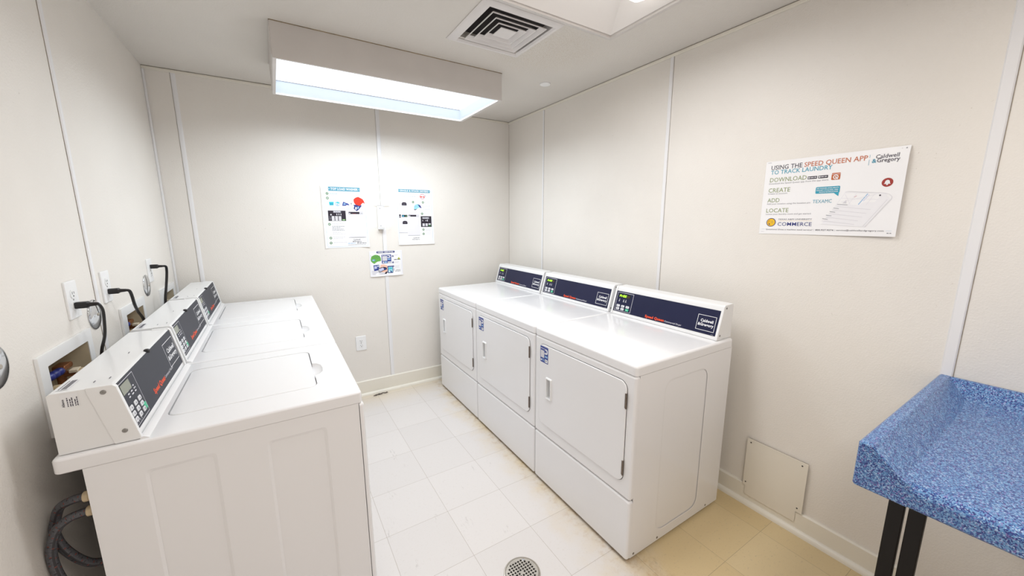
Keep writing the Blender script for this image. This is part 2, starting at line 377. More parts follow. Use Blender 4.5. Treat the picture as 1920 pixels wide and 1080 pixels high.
# flat printing / lettering on a plane
TXT = {}
def text_mesh(t, bold=0, shear=0):
    key = (t, bold, shear)
    if key in TXT: return TXT[key]
    c = bpy.data.curves.new('lettering', 'FONT'); c.body = t; c.size = 1; c.resolution_u = 2; c.offset = bold; c.shear = shear; c.space_character = 1+bold*2
    o = bpy.data.objects.new('lettering', c); COL.objects.link(o)
    dg = bpy.context.evaluated_depsgraph_get(); dg.update()
    me = bpy.data.meshes.new_from_object(o.evaluated_get(dg))
    V = [(v.co.x, v.co.y) for v in me.vertices]; F = [list(p.vertices) for p in me.polygons]
    bpy.data.objects.remove(o); bpy.data.curves.remove(c); bpy.data.meshes.remove(me)
    TXT[key] = (V, F); return TXT[key]
class Art:
    def __init__(s, mb, O, U, V, step=.0003, base=0, warp=None):
        s.mb = mb; s.O = Vector(O); s.U = Vector(U).normalized(); s.Vv = Vector(V).normalized(); s.Nn = s.U.cross(s.Vv); s.step = step; s.base = base; s.warp = warp
    def p(s, u, v, lev):
        q = s.O+s.U*u+s.Vv*v+s.Nn*(s.base+s.step*lev)
        if s.warp: q = q+s.Nn*s.warp(u, v)
        return tuple(q)
    def poly(s, pts, m, lev=1):
        a = sum(pts[i][0]*pts[(i+1) % len(pts)][1]-pts[(i+1) % len(pts)][0]*pts[i][1] for i in range(len(pts)))
        if a < 0: pts = pts[::-1]
        s.mb.add([s.p(u, v, lev) for u, v in pts], [list(range(len(pts)))], m, fix=False)
    def rect(s, u0, v0, u1, v1, m, lev=1, r=0):
        s.poly(rrect(u0, v0, u1, v1, r) if r else [(u0, v0), (u1, v0), (u1, v1), (u0, v1)], m, lev)
    def ell(s, u, v, r, m, lev=1, ry=None, n=24): s.poly(circ(u, v, r, n, ry), m, lev)
    def ring(s, o_, i_, m, lev=1):
        n = len(o_); s.mb.add([s.p(*q, lev) for q in o_]+[s.p(*q, lev) for q in i_], [(k, (k+1) % n, n+(k+1) % n, n+k) for k in range(n)], m, fix=False)
    def frame(s, u0, v0, u1, v1, t, m, lev=1, r=.0):
        s.ring(rrect(u0, v0, u1, v1, r+.0001), rrect(u0+t, v0+t, u1-t, v1-t, max(r-t, .0001)), m, lev)
    def line(s, a, b, t, m, lev=1):
        d = Vector((b[0]-a[0], b[1]-a[1])); n = Vector((-d.y, d.x)).normalized()*t/2
        s.poly([(a[0]-n.x, a[1]-n.y), (b[0]-n.x, b[1]-n.y), (b[0]+n.x, b[1]+n.y), (a[0]+n.x, a[1]+n.y)], m, lev)
    def text(s, t, u0, v0, u1, h, m, lev=1, bold=0, shear=0, align='fit'):
        # baseline v0; fits the ink between u0 and u1, capital height h
        V, F = text_mesh(t, bold, shear); 
        x0 = min(v[0] for v in V); x1 = max(v[0] for v in V); sx = (u1-u0)/(x1-x0); sy = h/.73
        s.mb.add([s.p(u0+(x-x0)*sx, v0+y*sy, lev) for x, y in V], F, m, fix=False)
    def scribble(s, u0, v, u1, h, m, lev=1):
        # print too small to read: a row of short strokes
        rnd = random.Random(int((u0*7919+v*104729)*1000)); x = u0
        while x < u1-h:
            wd = min(h*rnd.uniform(1.6, 4.2), u1-x); s.rect(x, v, x+wd, v+h, m, lev); x += wd+h*.7

# ------------------------------------------------------------------ setting
WB = [(1.490, .872, 1.841, 1.1045), (2.156, .872, 2.489, 1.108), (2.800, .872, 3.140, 1.090)]   # washer boxes on the left wall (y0,z0,y1,z1)
HOLE = [(1.532, .915, 1.806, 1.069), (2.210, .915, 2.455, 1.071), (2.855, .915, 3.100, 1.055)]
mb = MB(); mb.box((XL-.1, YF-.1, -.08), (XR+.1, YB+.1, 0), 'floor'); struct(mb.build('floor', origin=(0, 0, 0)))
VENT = (.834, 1.545, 1.262, 1.966); LT2 = (.335, .905, 1.531, 1.513)
mb = MB(); mb.plate([(XL-.1, YF-.1), (XR+.1, YF-.1), (XR+.1, YB+.1), (XL-.1, YB+.1)],
    [rrect(VENT[0]+.05, VENT[1]+.05, VENT[2]-.03, VENT[3]-.05, .001, 1), rrect(LT2[0]+.02, LT2[1]+.02, LT2[2]-.02, LT2[3]-.02, .001, 1)], 'z', H+.08, H, 'ceil')
struct(mb.build('ceiling', origin=(0, 0, 0)))
mb = MB(); mb.plate([(YF-.1, 0), (YB, 0), (YB, H), (YF-.1, H)], [[(a, b), (c, b), (c, d), (a, d)] for a, b, c, d in HOLE], 'x', XL-.1, XL, 'wall'); struct(mb.build('wall_left', origin=(0, 0, 0)))
mb = MB(); mb.box((XR, YF-.1, 0), (XR+.1, YB, H), 'wall'); struct(mb.build('wall_right', origin=(0, 0, 0)))
mb = MB(); mb.box((XL-.1, YB, 0), (XR+.1, YB+.1, H), 'wall'); struct(mb.build('wall_back', origin=(0, 0, 0)))
mb = MB(); mb.plate([(XL, 0), (XR, 0), (XR, H), (XL, H)], [[(-.22, .02), (1.32, .02), (1.32, 2.05), (-.22, 2.05)]], 'y', YF-.1, YF, 'wall'); struct(mb.build('wall_front', origin=(0, 0, 0)))
# baseboards with a quarter round at the foot
mb = MB()
mb.prism([(YB-.011, 0), (YB, 0), (YB, .132), (YB-.006, .132), (YB-.011, .126)], 'x', XL, XR, 'trim')
struct(mb.build('baseboard_back'))
mb = MB()
mb.prism([(XR-.011, 0), (XR, 0), (XR, .108), (XR-.006, .108), (XR-.011, .102)], 'y', YF, .868, 'trim')
mb.prism([(XR-.011, 0), (XR, 0), (XR, .108), (XR-.006, .108), (XR-.011, .102)], 'y', .868, YB-.012, 'trim')
struct(mb.build('baseboard_right'))
mb = MB(); mb.prism([(XL, 0), (XL+.011, 0), (XL+.011, .126), (XL+.006, .132), (XL, .132)], 'y', YF, YB-.012, 'trim'); struct(mb.build('baseboard_left'))
q = [(0, 0)]+[(.019*math.cos(t), .024*math.sin(t)) for t in [PI/2*k/6 for k in range(7)]]
mb = MB(); mb.prism([(YB-.011-a, b) for a, b in q], 'x', XL+.012, XR-.032, 'trim'); struct(mb.build('trim_1'))
mb = MB(); mb.prism([(XR-.011-a, b) for a, b in q], 'y', YF, YB-.032, 'trim'); struct(mb.build('trim_2'))
tn = 3
def batten(side, c, wid=.024, dark=0):
    global tn
    mb = MB(); t = .0016 if side == 'b' else .004
    pr = [(c-wid/2, 0), (c-wid/2+.004, t), (c+wid/2-.004, t), (c+wid/2, 0)]
    z0 = .133 if side == 'b' else (.109 if side == 'r' else .133)
    if side == 'b':
        mb.prism([(a, YB-h) for a, h in pr], 'z', z0, H-.018, 'batten')
        mb.box((c-wid/2-.0016, YB-.0012, z0), (c-wid/2, YB, H-.018), 'seam')
    if side == 'r':
        mb.prism([(XR-h, a) for a, h in pr], 'z', z0, H-.018, 'batten')
        mb.box((XR-.0012, c-wid/2-.0016, z0), (XR, c-wid/2, H-.018), 'seam')
    if side == 'l':
        mb.prism([(XL+h, a) for a, h in pr], 'z', z0, H, 'batten')
        mb.box((XL, c-wid/2-.0028, z0), (XL+.0012, c-wid/2, H), 'seam')
    struct(mb.build('trim_%d' % tn)); tn += 1
batten('b', -.440); batten('b', .769, .03); batten('r', 2.676, .02); batten('r', 1.475); batten('r', .258, .032); batten('l', 1.972, .028)
# thin cove strip where the right and back walls meet the ceiling, dark gap above it
for nm, a, b, c_, d in (('r', (XR-.009, YF, H-.02), (XR, YB, H-.003), (XR-.004, YF, H-.003), (XR, YB, H)), ('b', (XL, YB-.009, H-.02), (XR-.009, YB, H-.003), (XL, YB-.004, H-.003), (XR-.009, YB, H))):
    mb = MB(); mb.box(a, b, 'trim', .003); mb.box(c_, d, 'seam'); struct(mb.build('trim_%d' % tn)); tn += 1
mb = MB(); mb.box((XL, YB-.004, .133), (XL+.004, YB, H-.02), 'seam'); mb.box((XL, YB-.012, .133), (XL+.012, YB-.004, H-.02), 'batten', .003); struct(mb.build('trim_%d' % tn)); tn += 1
mb = MB(); mb.box((XR-.0012, YB-.0012, .133), (XR, YB, H-.02), 'seam'); struct(mb.build('trim_%d' % tn)); tn += 1

# ------------------------------------------------------------------ ceiling lights
t = thing('ceiling_light', 'long box-sided fluorescent ceiling light glowing blue-white above the washers', 'ceiling light', (.69, 2.53, H))
x0, y0, x1, y1, zb = .069, 2.222, 1.313, 2.832, 2.221
mb = MB(); o_, i_ = rrect(x0, y0, x1, y1, .003, 2), rrect(x0+.016, y0+.012, x1-.022, y1-.012, .002, 2)
mb.loft([[(*p, H+.0005) for p in o_], [(*p, zb) for p in o_], [(*p, zb) for p in i_], [(*p, zb+.002) for p in i_]], 'fixture', smooth=False)
mb.loft([[(*p, zb+.002) for p in i_], [(*p, 2.306) for p in i_]], 'liner', smooth=False)
mb.loft([[(*p, H+.0004) for p in rrect(x0-.002, y0-.002, x1+.002, y1+.002, .003, 2)], [(*p, H-.003) for p in rrect(x0-.002, y0-.002, x1+.002, y1+.002, .003, 2)], [(*p, H-.003) for p in o_]], 'caulk', smooth=False)
mb.build('housing', t)
mb = MB(); mb.box((x0+.004, y0+.02, zb+.004), (x0+.006, y1-.02, zb+.05), 'gap'); mb.box((x0-.003, y0+.004, zb+.012), (x0, y1-.03, H-.002), 'fixture'); mb.build('end_plate', t)
mb = MB(); mb.box((x0+.0165, y1-.0155, 2.2985), (x1-.0225, y1-.0125, 2.300), 'i_grey'); mb.build('lens_crease', t)  # grey strip that paints in the crease line where lens meets liner
mb = MB(); mb.box((x0+.0165, y0+.0125, 2.300), (x1-.0225, y1-.0125, 2.305), 'lens_main'); lab(mb.build('lens', t), 'glowing prismatic lens')

t = thing('ceiling_light', 'white troffer ceiling light with sloping reflectors beside the air vent', 'ceiling light', (.93, 1.21, H))
x0, y0, x1, y1 = LT2; zb = 2.359
mb = MB(); o_, i_ = rrect(x0, y0, x1, y1, .003, 2), rrect(x0+.022, y0+.022, x1-.022, y1-.022, .002, 2); i2 = rrect(x0+.028, y0+.028, x1-.028, y1-.028, .002, 2)
mb.loft([[(*p, H+.0005) for p in o_], [(*p, zb+.004) for p in o_], [(*p, zb) for p in rrect(x0+.004, y0+.004, x1-.004, y1-.004, .003, 2)], [(*p, zb) for p in i_], [(*p, zb+.01) for p in i_], [(*p, zb+.01) for p in i2]], 'fixture', smooth=False)
mb.build('frame', t)
mb = MB(); r1 = rrect(x0+.028, y0+.028, x1-.028, y1-.028, .002, 2); r2 = rrect(x0+.09, y0+.15, x1-.09, y1-.15, .002, 2)
mb.loft([[(*p, zb+.01) for p in r1], [(*p, zb+.105) for p in r2]], 'reflector', cap1=True, smooth=False); mb.build('reflector', t)
mb = MB(); cy = (y0+y1)/2; L = []
for xx, sc in ((x0+.10, .35), (x0+.105, .8), (x0+.13, 1), (x1-.13, 1), (x1-.095, .8), (x1-.085, .35)):
    L.append([(xx, cy+.085*sc*math.cos(PI*k/12), zb+.10-.085*sc*math.sin(PI*k/12)) for k in range(13)])
mb.loft(L, 'lens_near', True, True, closed=True); lab(mb.build('basket_lens', t), 'rounded glowing basket lens')

# ------------------------------------------------------------------ air vent
t = thing('air_vent', 'square white ceiling air vent with nested louvers and dark gaps', 'air vent', ((VENT[0]+VENT[2])/2, (VENT[1]+VENT[3])/2, H))
cx, cy, hw = (VENT[0]+VENT[2])/2+.006, (VENT[1]+VENT[3])/2, .172
sq = lambda h: [(cx-h, cy-h), (cx+h, cy-h), (cx+h, cy+h), (cx-h, cy+h)]
ov = [(VENT[0], VENT[1]), (VENT[2], VENT[1]), (VENT[2], VENT[3]), (VENT[0], VENT[3])]
mb = MB()
mb.loft([[(*p, H-.0005) for p in ov], [(*p, H-.004) for p in ov], [(p[0]*.94+cx*.06, p[1]*.94+cy*.06, H-.012) for p in ov], [(*p, H-.014) for p in sq(hw+.008)], [(*p, H-.006) for p in sq(hw)], [(*p, H+.03) for p in sq(hw+.001)]], 'vent', smooth=False)
mb.build('frame', t)
for h in (.148, .112, .078):
    mb = MB()
    mb.loft([[(*p, H+.003) for p in sq(h-.018)], [(*p, H-.010) for p in sq(h)], [(*p, H-.014) for p in sq(h)], [(*p, H-.014) for p in sq(h-.003)], [(*p, H+.003) for p in sq(h-.021)]], 'vent', smooth=False)
    mb.build('louver', t)
mb = MB(); mb.loft([[(*p, H+.001) for p in sq(.028)], [(*p, H-.008) for p in sq(.044)], [(*p, H-.011) for p in sq(.044)], [(*p, H+.0005) for p in sq(.020)]], 'vent', True, True, smooth=False); mb.build('center_louver', t)
mb = MB(); mb.box((cx-hw-.02, cy-hw-.02, H+.03), (cx+hw+.02, cy+hw+.02, H+.2), 'duct'); 
lab(mb.build('duct', t), 'dark duct opening above the louvers')

mb = MB(); mb.lathe((1.657, 2.227, H), 'z', [(.036, -.0003), (.036, -.004), (.034, -.007), (.001, -.0085)], 'plast', 28, True, True)
tag(mb.build('sprinkler_cover'), 'small round white cover disc on the ceiling near the right wall', 'sprinkler cover')

# ------------------------------------------------------------------ washing machines
def make_washer():
    y0, y1 = 1.2765, 1.9110; xb, xf, zt = -.509, .1985, .9005
    t = thing('washing_machine', '', 'washing machine', (-.15, y0, 0), 'white top-load washing machines along the left wall')
    for sx in (-.42, .14):
        for yy in (y0+.05, y1-.05):
            f = MB().lathe((sx, yy, 0), 'z', [(.022, 0), (.022, .012), (.008, .014), (.008, .045)], 'black', 14).build('foot', t)
    # cabinet: open stamped panels on both sides
    mb = MB(); mb.box((-.460, y0+.005, .03), (.186, y1-.005, .861), 'enamel')
    for yy, sg in ((y0+.002, 1), (y1-.002, -1)):
        lo = yy+.003*sg
        holes = [rrect(-.352, .10, -.200, .816, .012), rrect(-.080, .10, .085, .808, .012)]
        mb.plate([(-.460, .03), (.186, .03), (.186, .861), (-.460, .861)], holes, 'y', lo, yy, 'enamel')
        for hx in holes:
            c = (sum(p[0] for p in hx)/len(hx), sum(p[1] for p in hx)/len(hx))
            ins = [(p[0]+(.008 if p[0] < c[0] else -.008), p[1]+(.008 if p[1] < c[1] else -.008)) for p in hx]
            mb.loft([[(p[0], yy, p[1]) for p in hx], [(p[0], lo-.0004*sg, p[1]) for p in ins]], 'enamel')
    mb.build('cabinet', t)
    mb = MB(); mb.slab(y0+.001, .03, y1-.001, .861, .012, 'x', .188, .2035, 'enamel', .011, 4, 4); mb.build('front_panel', t)
    mb = MB(); mb.box((-.475, y0+.14, .66), (-.460, y1-.14, .80), 'enamel', .004); mb.build('valve_cover', t)
    # worktop with lid well and finger notch
    b = .007; well = rrect(-.322, y0+.128, .078, y1-.088, .030, 5)
    ny0, ny1 = y0+.236, y0+.378
    pts = []
    for p in well: pts.append(p)
    # insert the notch on the front edge of the well
    k = max(range(len(pts)), key=lambda i: (pts[i][0] > .0775 and pts[i][1] < 1.6, pts[i][1] if pts[i][1] < 1.6 else -9))
    notch = [(.078, ny0), (.094, ny0+.010), (.107, ny0+.035), (.110, (ny0+ny1)/2), (.107, ny1-.035), (.094, ny1-.010), (.078, ny1)]
    well2 = pts[:k+1]+notch+pts[k+1:]
    mb = MB(); L = []
    def lp(ins, z): return [(*p, z) for p in rrect(xb+ins, y0+ins, xf-ins, y1-ins, max(.013-ins, .002), 4)]
    L = [lp(.02, .8625), lp(.002, .8615), lp(0, .864)]+[lp(b*(1-math.cos(a)), zt-b*(1-math.sin(a))) for a in [PI/2*i/4 for i in range(5)]]
    mb.loft(L, 'enamel', smooth=True)
    bm = bmesh.new(); es = []
    for lpp in (rrect(xb+b, y0+b, xf-b, y1-b, .002, 4), well2):
        vs = [bm.verts.new((*p, zt)) for p in lpp]; es += [bm.edges.new((vs[i], vs[(i+1) % len(vs)])) for i in range(len(vs))]
    bmesh.ops.triangle_fill(bm, use_beauty=True, edges=es)
    bmesh.ops.recalc_face_normals(bm, faces=bm.faces)
    if sum(f.normal.z for f in bm.faces) < 0: bmesh.ops.reverse_faces(bm, faces=bm.faces)
    mb.addbm(bm, 'enamel', False)
    mb.loft([[(*p, zt) for p in well2], [(*p, zt-.018) for p in well2]], 'enamel', smooth=False)
    mb.add([(*p, zt-.018) for p in rrect(-.322, y0+.128, .112, y1-.088, .03, 5)], [list(range(24))], 'enamel')
    # dished finger notch
    nn = len(notch); mb.loft([[(*p, zt-.0002) for p in notch], [(.078+(p[0]-.078)*.55, (ny0+ny1)/2+(p[1]-(ny0+ny1)/2)*.9, zt-.012) for p in notch], [(.074, (ny0+ny1)/2+(p[1]-(ny0+ny1)/2)*.85, zt-.017) for p in notch]], 'enamel', closed=False)
    # raised shoulder in front of the console
    mb.prism([(-.352, zt-.001), (-.352, zt+.006), (-.345, zt+.006), (-.334, zt+.0005), (-.334, zt-.001)], 'y', y0+.015, y1-.012, 'enamel')
    mb.build('worktop', t)
    mb = MB(); mb.slab(-.3195, y0+.1305, .0755, y1-.0905, .028, 'z', zt-.014, zt+.0005, 'enamel', .004, 5, 3); mb.build('lid', t)
    # console
    A, B = (-.351, zt+.001), (-.3806, 1.0576)
    cy0, cy1 = y0+.0155, y1-.0085
    mb = MB(); mb.prism([(-.499, zt+.001), (-.354, zt+.001), (-.3835, 1.0565), (-.390, 1.0595), (-.4935, 1.0605), (-.499, 1.056)], 'y', cy0+.003, cy1-.003, 'enamel2', .0018); mb.build('console', t)
    for a_, b_ in ((cy0-.001, cy0+.013), (cy1-.013, cy1+.001)):
        mb = MB(); mb.prism([(-.400, zt+.001), (-.348, zt+.001), (-.3485, zt+.006), (-.3775, 1.055), (-.384, 1.0615), (-.432, 1.0625), (-.432, 1.050)], 'y', a_, b_, 'enamel2', .003); e = mb.build('end_cap', t)
        yy = a_ if a_ < cy0 else b_
        sg = -1 if a_ < cy0 else 1
        for sx, sz in ((-.4018, 1.0455), (-.3768, .9335)):
            mb = MB(); mb.lathe((sx, yy, sz), 'y', [(.0058, 0), (.0058, sg*.001), (.0045, sg*.0022), (.0012, sg*.0024), (.001, sg*.0015)], 'zinc', 14); mb.build('screw', e)
    # data sticker on the near end of the console and bar code on top
    mb = MB(); ar = Art(mb, (-.4765, cy0+.003, 1.0215), (1, 0, 0), (0, 0, 1), .0004)
    ar.rect(0, 0, .030, .033, 'white', 1)
    ar2 = Art(mb, (-.4765+.0065, cy0+.003, 1.0215), (0, 0, 1), (-1, 0, 0), .0004)
    ar2.text('Alliance', .001, .001, .021, .0045, 'i_black', 2, bold=.02)
    for k, v in enumerate((-.0055, -.010, -.0135, -.0185, -.022)): ar2.scribble(.001, v, .024-.004*(k % 2), .0018, 'i_dark', 2)
    lab(mb.build('data_label', t), 'small white printed data label')
    mb = MB(); ar = Art(mb, (-.470, cy0+.02, 1.0612), (0, 1, 0), (-1, 0, 0), .0003)
    for k in range(16): ar.rect(.004+k*.0042, 0, .004+k*.0042+.0018*(1+k % 2*.6), .010, 'i_dark', 1)
    ar.rect(0, -.003, .076, .018, 'white', 0); ar.scribble(.004, .013, .07, .002, 'i_dark')
    lab(mb.build('bar_code_label', t), 'small bar code print')
    for a_, b_ in ((-.430, .045), (-.405, .060), (-.425, .30)):
        mb = MB(); mb.box((a_, cy0+b_, 1.0605), (a_+.0015, cy0+b_+.012, 1.0612), 'i_dark'); mb.build('slot', t)
    # control panel
    U = Vector((0, 1, 0)); Vd = Vector((B[0]-A[0], 0, B[1]-A[1])).normalized()
    py0, py1 = cy0+.0135, cy1-.0135; v0, v1 = .020, .1565
    O0 = Vector((A[0]-.0022, py0, A[1]))
    mb = MB(); ar = Art(mb, O0, U, Vd, .0003)
    wd = py1-py0; nn = ar.Nn
    P = lambda u, v, h: tuple(O0+U*u+Vd*v+nn*h)
    mb.add([P(u, v, h) for h in (-.002, .001) for u, v in ((0, v0), (wd, v0), (wd, v1), (0, v1))], [(0, 1, 2, 3), (4, 5, 6, 7), (0, 1, 5, 4), (1, 2, 6, 5), (2, 3, 7, 6), (3, 0, 4, 7)], 'grey_panel')
    ar.base = .001
    y = lambda Y: Y-py0-1.2765+y0
    ar.frame(.004, .026, .118, .151, .0016, 'i_pale', 1)
    ar.frame(.437, .048, .573, .134, .0020, 'white', 1)
    ar.text('Caldwell', .462, .094, .560, .017, 'white', 1, bold=.03); ar.text('&Gregory', .447, .070, .565, .017, 'white', 1, bold=.03)
    ar.text('Speed Queen', .203, .040, .336, .017, 'orange', 1, bold=.035); ar.text('Commercial Washer', .340, .042, .452, .010, 'i_mist', 1)
    for r_ in range(3):
        for c_ in range(3): ar.scribble(.036+.024*c_, .100+.0085*r_, .050+.024*c_, .0035, 'i_mist', 1)
    for k in range(4): ar.rect(.010+.013*k, .031, .0125+.013*k, .038, 'i_pale', 1)
    cp = mb.build('control_panel', t)
    mb = MB(); ar = Art(mb, O0, U, Vd, .0004, .001)
    ar.mb.add([P(u, v, h) for h in (.0012, .0022) for u, v in ((.010, .118), (.074, .118), (.074, .145), (.010, .145))], [(4, 5, 6, 7), (0, 1, 5, 4), (1, 2, 6, 5), (2, 3, 7, 6), (3, 0, 4, 7)], 'lcd')
    mb.build('display', cp)
    for r_ in range(3):
        for c_ in range(3):
            u = .020+.035*c_-.0; v = .078-.0175*r_
            mb = MB(); L = [[P(*q, h) for q in rrect(u-.0105+i, v-.0065+i, u+.0105-i, v+.0065-i, .003, 3)] for i, h in ((0, .001), (0, .002), (.001, .0028))]
            mb.loft(L, 'key', cap1=True); a2 = Art(mb, O0, U, Vd, .0003, .0029); a2.rect(u-.003, v-.0025, u+.003, v+.0025, 'i_grey'); mb.build('button', cp)
    u, v = .104, .047
    mb = MB(); L = [[P(*q, h) for q in rrect(u-.009+i, v-.010+i, u+.009-i, v+.010-i, .003, 3)] for i, h in ((0, .001), (0, .002), (.001, .0028))]
    mb.loft(L, 'key_green', cap1=True); lab(mb.build('button', cp), 'green start button')
    mb = MB(); mb.lathe(P(.293, .1605, .0), 'z', [(.008, -.006), (.008, .002), (.005, .005)], 'black', 14); mb.build('latch_knob', t)
    return t

def dup(root, loc, label, dz=0, scale=None, tilt=0):
    r = root.copy(); COL.objects.link(r); r.location = loc; r['label'] = label
    if scale: r.scale = scale
    r.rotation_euler.x = tilt      # stands a touch higher towards the back wall
    for ch in root.children:
        c = ch.copy(); COL.objects.link(c); c.parent = r
        if dz and not ch.name.startswith('foot'): c.location.z += dz
        for g in ch.children:
            d = g.copy(); COL.objects.link(d); d.parent = c
    return r
w0 = make_washer()
w0['label'] = 'white top-load washer nearest the camera, its bare side panel showing'
lw = w0.location.copy()
bpy.context.view_layer.update()
dup(w0, lw+Vector((0, .6450, 0)), 'white top-load washer in the middle of the row of three', .0012, None, .010)
dup(w0, lw+Vector((0, 1.2805, 0)), 'white top-load washer farthest away, against the back wall', .0078, None, .010)

# ------------------------------------------------------------------ dryers
def make_dryer():
    y0, y1 = .9255, 1.6125; xf, xb, zt = 1.1545, 1.847, .9015
    t = thing('clothes_dryer', '', 'dryer', (1.5, y0, 0), 'white front-load dryers along the right wall')
    for sx in (1.21, 1.80):
        for yy in (y0+.05, y1-.05): MB().lathe((sx, yy, 0), 'z', [(.02, 0), (.02, .008), (.007, .010), (.007, .03)], 'black', 14).build('foot', t)
    mb = MB(); mb.box((1.1775, y0+.005, .016), (xb-.004, y1-.005, .857), 'enamel')
    for yy, sg in ((y0+.002, 1), (y1-.002, -1)):
        lo = yy+.0011*sg; hx = rrect(1.34, .06, 1.66, .80, .05)
        mb.plate([(1.1775, .016), (xb-.004, .016), (xb-.004, .857), (1.1775, .857)], [hx], 'y', lo, yy, 'enamel')
        c = (1.5, .43); ins = [(p[0]+(.006 if p[0] < c[0] else -.006), p[1]+(.006 if p[1] < c[1] else -.006)) for p in hx]
        mb.loft([[(p[0], yy, p[1]) for p in hx], [(p[0], lo-.0004*sg, p[1]) for p in ins]], 'enamel')
    cab = mb.build('cabinet', t)
    for sx in (1.2, 1.36, 1.74):
        MB().lathe((sx, y0+.002, .03), 'y', [(.0055, 0), (.0055, -.001), (.003, -.002)], 'zinc', 12).build('screw', cab)
    mb = MB(); mb.slab(y0+.001, .302, y1-.001, .857, .012, 'x', 1.176, xf, 'enamel', .011, 4, 4, False, rrect(y0+.528+.004, .5295+.004, y0+.5795-.004, .6525-.004, .004, 3)); mb.build('front_panel', t)
    mb = MB(); mb.slab(y0+.001, .013, y1-.001, .2985, .012, 'x', 1.176, xf, 'enamel', .011, 4, 4); mb.build('lower_panel', t)
    mb = MB(); mb.box((1.1765, y0+.006, .295), (1.19, y1-.006, .306), 'gap'); mb.build('panel_gap', t)
    # door: dark seam ring under a slightly proud slab
    d0, d1, e0, e1 = y0+.043, y0+.643, .369, .8215
    mb = MB()
    def L_(ins, x): return [(x, *p) for p in rrect(d0+ins, e0+ins, d1-ins, e1-ins, .036-ins, 6)]
    hy0, hy1, hz0, hz1 = y0+.528, y0+.5795, .5295, .6525
    b = .0035
    mb.loft([L_(0, xf+.001), L_(0, xf-.003+.0)]+[L_(b*(1-math.cos(a)), xf-.0035-b*math.sin(a)*.6) for a in [PI/2*i/3 for i in range(4)]], 'enamel')
    bm = bmesh.new(); es = []; xs = xf-.0035-b*.6
    for lp in (rrect(d0+b, e0+b, d1-b, e1-b, .036-b, 6), rrect(hy0+.006, hz0+.006, hy1-.006, hz1-.006, .004, 3)):
        vs = [bm.verts.new((xs, *p)) for p in lp]; es += [bm.edges.new((vs[i], vs[(i+1) % len(vs)])) for i in range(len(vs))]
    bmesh.ops.triangle_fill(bm, use_beauty=True, edges=es); bmesh.ops.recalc_face_normals(bm, faces=bm.faces)
    if sum(f.normal.x for f in bm.faces) > 0: bmesh.ops.reverse_faces(bm, faces=bm.faces)
    mb.addbm(bm, 'enamel')
    door = mb.build('door', t)
    mb = MB()
    oo, ii = rrect(d0-.0022, e0-.0022, d1+.0022, e1+.0022, .038, 6), rrect(d0+.002, e0+.002, d1-.002, e1-.002, .035, 6)
    mb.loft([[(xf-.0006, *p) for p in oo], [(xf-.0008, *p) for p in ii]], 'gap', smooth=False); mb.build('door_seal', door)
    # recessed pull with a raised bezel
    mb = MB(); xs = xf-.0056
    R = lambda i, x, r: [(x, *p) for p in rrect(hy0+i, hz0+i, hy1-i, hz1-i, r, 3)]
    mb.loft([R(0, xs, .008), R(.002, xs-.006, .007), R(.006, xs-.008, .006), R(.010, xs-.006, .005), R(.0105, xs+.012, .005), R(.0125, xs+.0255, .004)], 'enamel2', cap1=True); mb.build('handle', door)
    for hz in (.741, .440):
        mb = MB(); mb.box((xf-.006, y0+.0445, hz-.033), (xf-.001, y0+.0505, hz+.033), 'hinge', .0015); mb.lathe((xf-.006, y0+.0425, hz-.033), 'z', [(.0035, 0), (.0035, .066)], 'hinge', 10); mb.build('hinge', door)
    # service sticker, printed
    mb = MB(); xs = xf-.0056; ar = Art(mb, (xs, y0+.6315, .7235), (0, -1, 0), (0, 0, 1), .0003)
    ar.rect(0, 0, .068, .089, 'i_royal', 1, r=.004); ar.rect(.004, .026, .034, .066, 'i_pale', 2); ar.rect(.040, .005, .064, .022, 'white', 2, r=.002); ar.scribble(.043, .012, .061, .004, 'i_dark', 3)
    ar.text('NEED SERVICE?', .004, .074, .050, .006, 'white', 2, bold=.02)
    ar.ring(rrect(.040, .050, .063, .078, .010), rrect(.040, .057, .055, .071, .006), 'white', 2)
    ar.poly([(.036, .0535), (.044, .062), (.044, .045)], 'white', 3); ar.rect(.040, .032, .063, .041, 'i_lt', 2); ar.ell(.009, .012, .005, 'white', 2); ar.scribble(.016, .010, .036, .004, 'i_lt', 2); ar.scribble(.016, .017, .034, .003, 'i_lt', 2)
    lab(mb.build('service_sticker', door), 'blue service sticker')
    mb = MB(); bb = .012
    lp = lambda ins, z: [(*p, z) for p in rrect(xf+ins, y0+ins, xb-ins, y1-ins, max(.015-ins, .002), 4)]
    mb.loft([lp(.02, .8585), lp(.002, .8578), lp(0, .860)]+[lp(bb*(1-math.cos(a)), zt-bb*(1-math.sin(a))) for a in [PI/2*i/4 for i in range(5)]], 'enamel', cap1=True)
    mb.build('worktop', t)
    # console
    A, B = (1.726, zt+.001), (1.7708, 1.0615); c0, c1 = y0+.0195, y1+.012
    c1 = y1-.001; c0 = y0+.016
    mb = MB(); mb.prism([(1.728, zt+.001), (1.8535, zt+.001), (1.8535, 1.066), (1.849, 1.070), (1.782, 1.0665), (1.7735, 1.0600)], 'y', c0+.003, c1-.003, 'enamel2', .0018); mb.build('console', t)
    for a_, b_ in ((c0-.001, c0+.012), (c1-.012, c1+.001)):
        mb = MB(); mb.prism([(1.724, zt+.001), (1.765, zt+.001), (1.806, 1.0695), (1.778, 1.0690), (1.7695, 1.062), (1.7245, zt+.006)], 'y', a_, b_, 'enamel2', .003); e = mb.build('end_cap', t)
        yy = a_ if a_ < y0+.1 else b_; sg = -1 if a_ < y0+.1 else 1
        for sx, sz in ((1.787, 1.054), (1.748, .925)):
            MB().lathe((sx, yy, sz), 'y', [(.005, 0), (.005, sg*.001), (.003, sg*.002)], 'zinc', 12).build('screw', e)
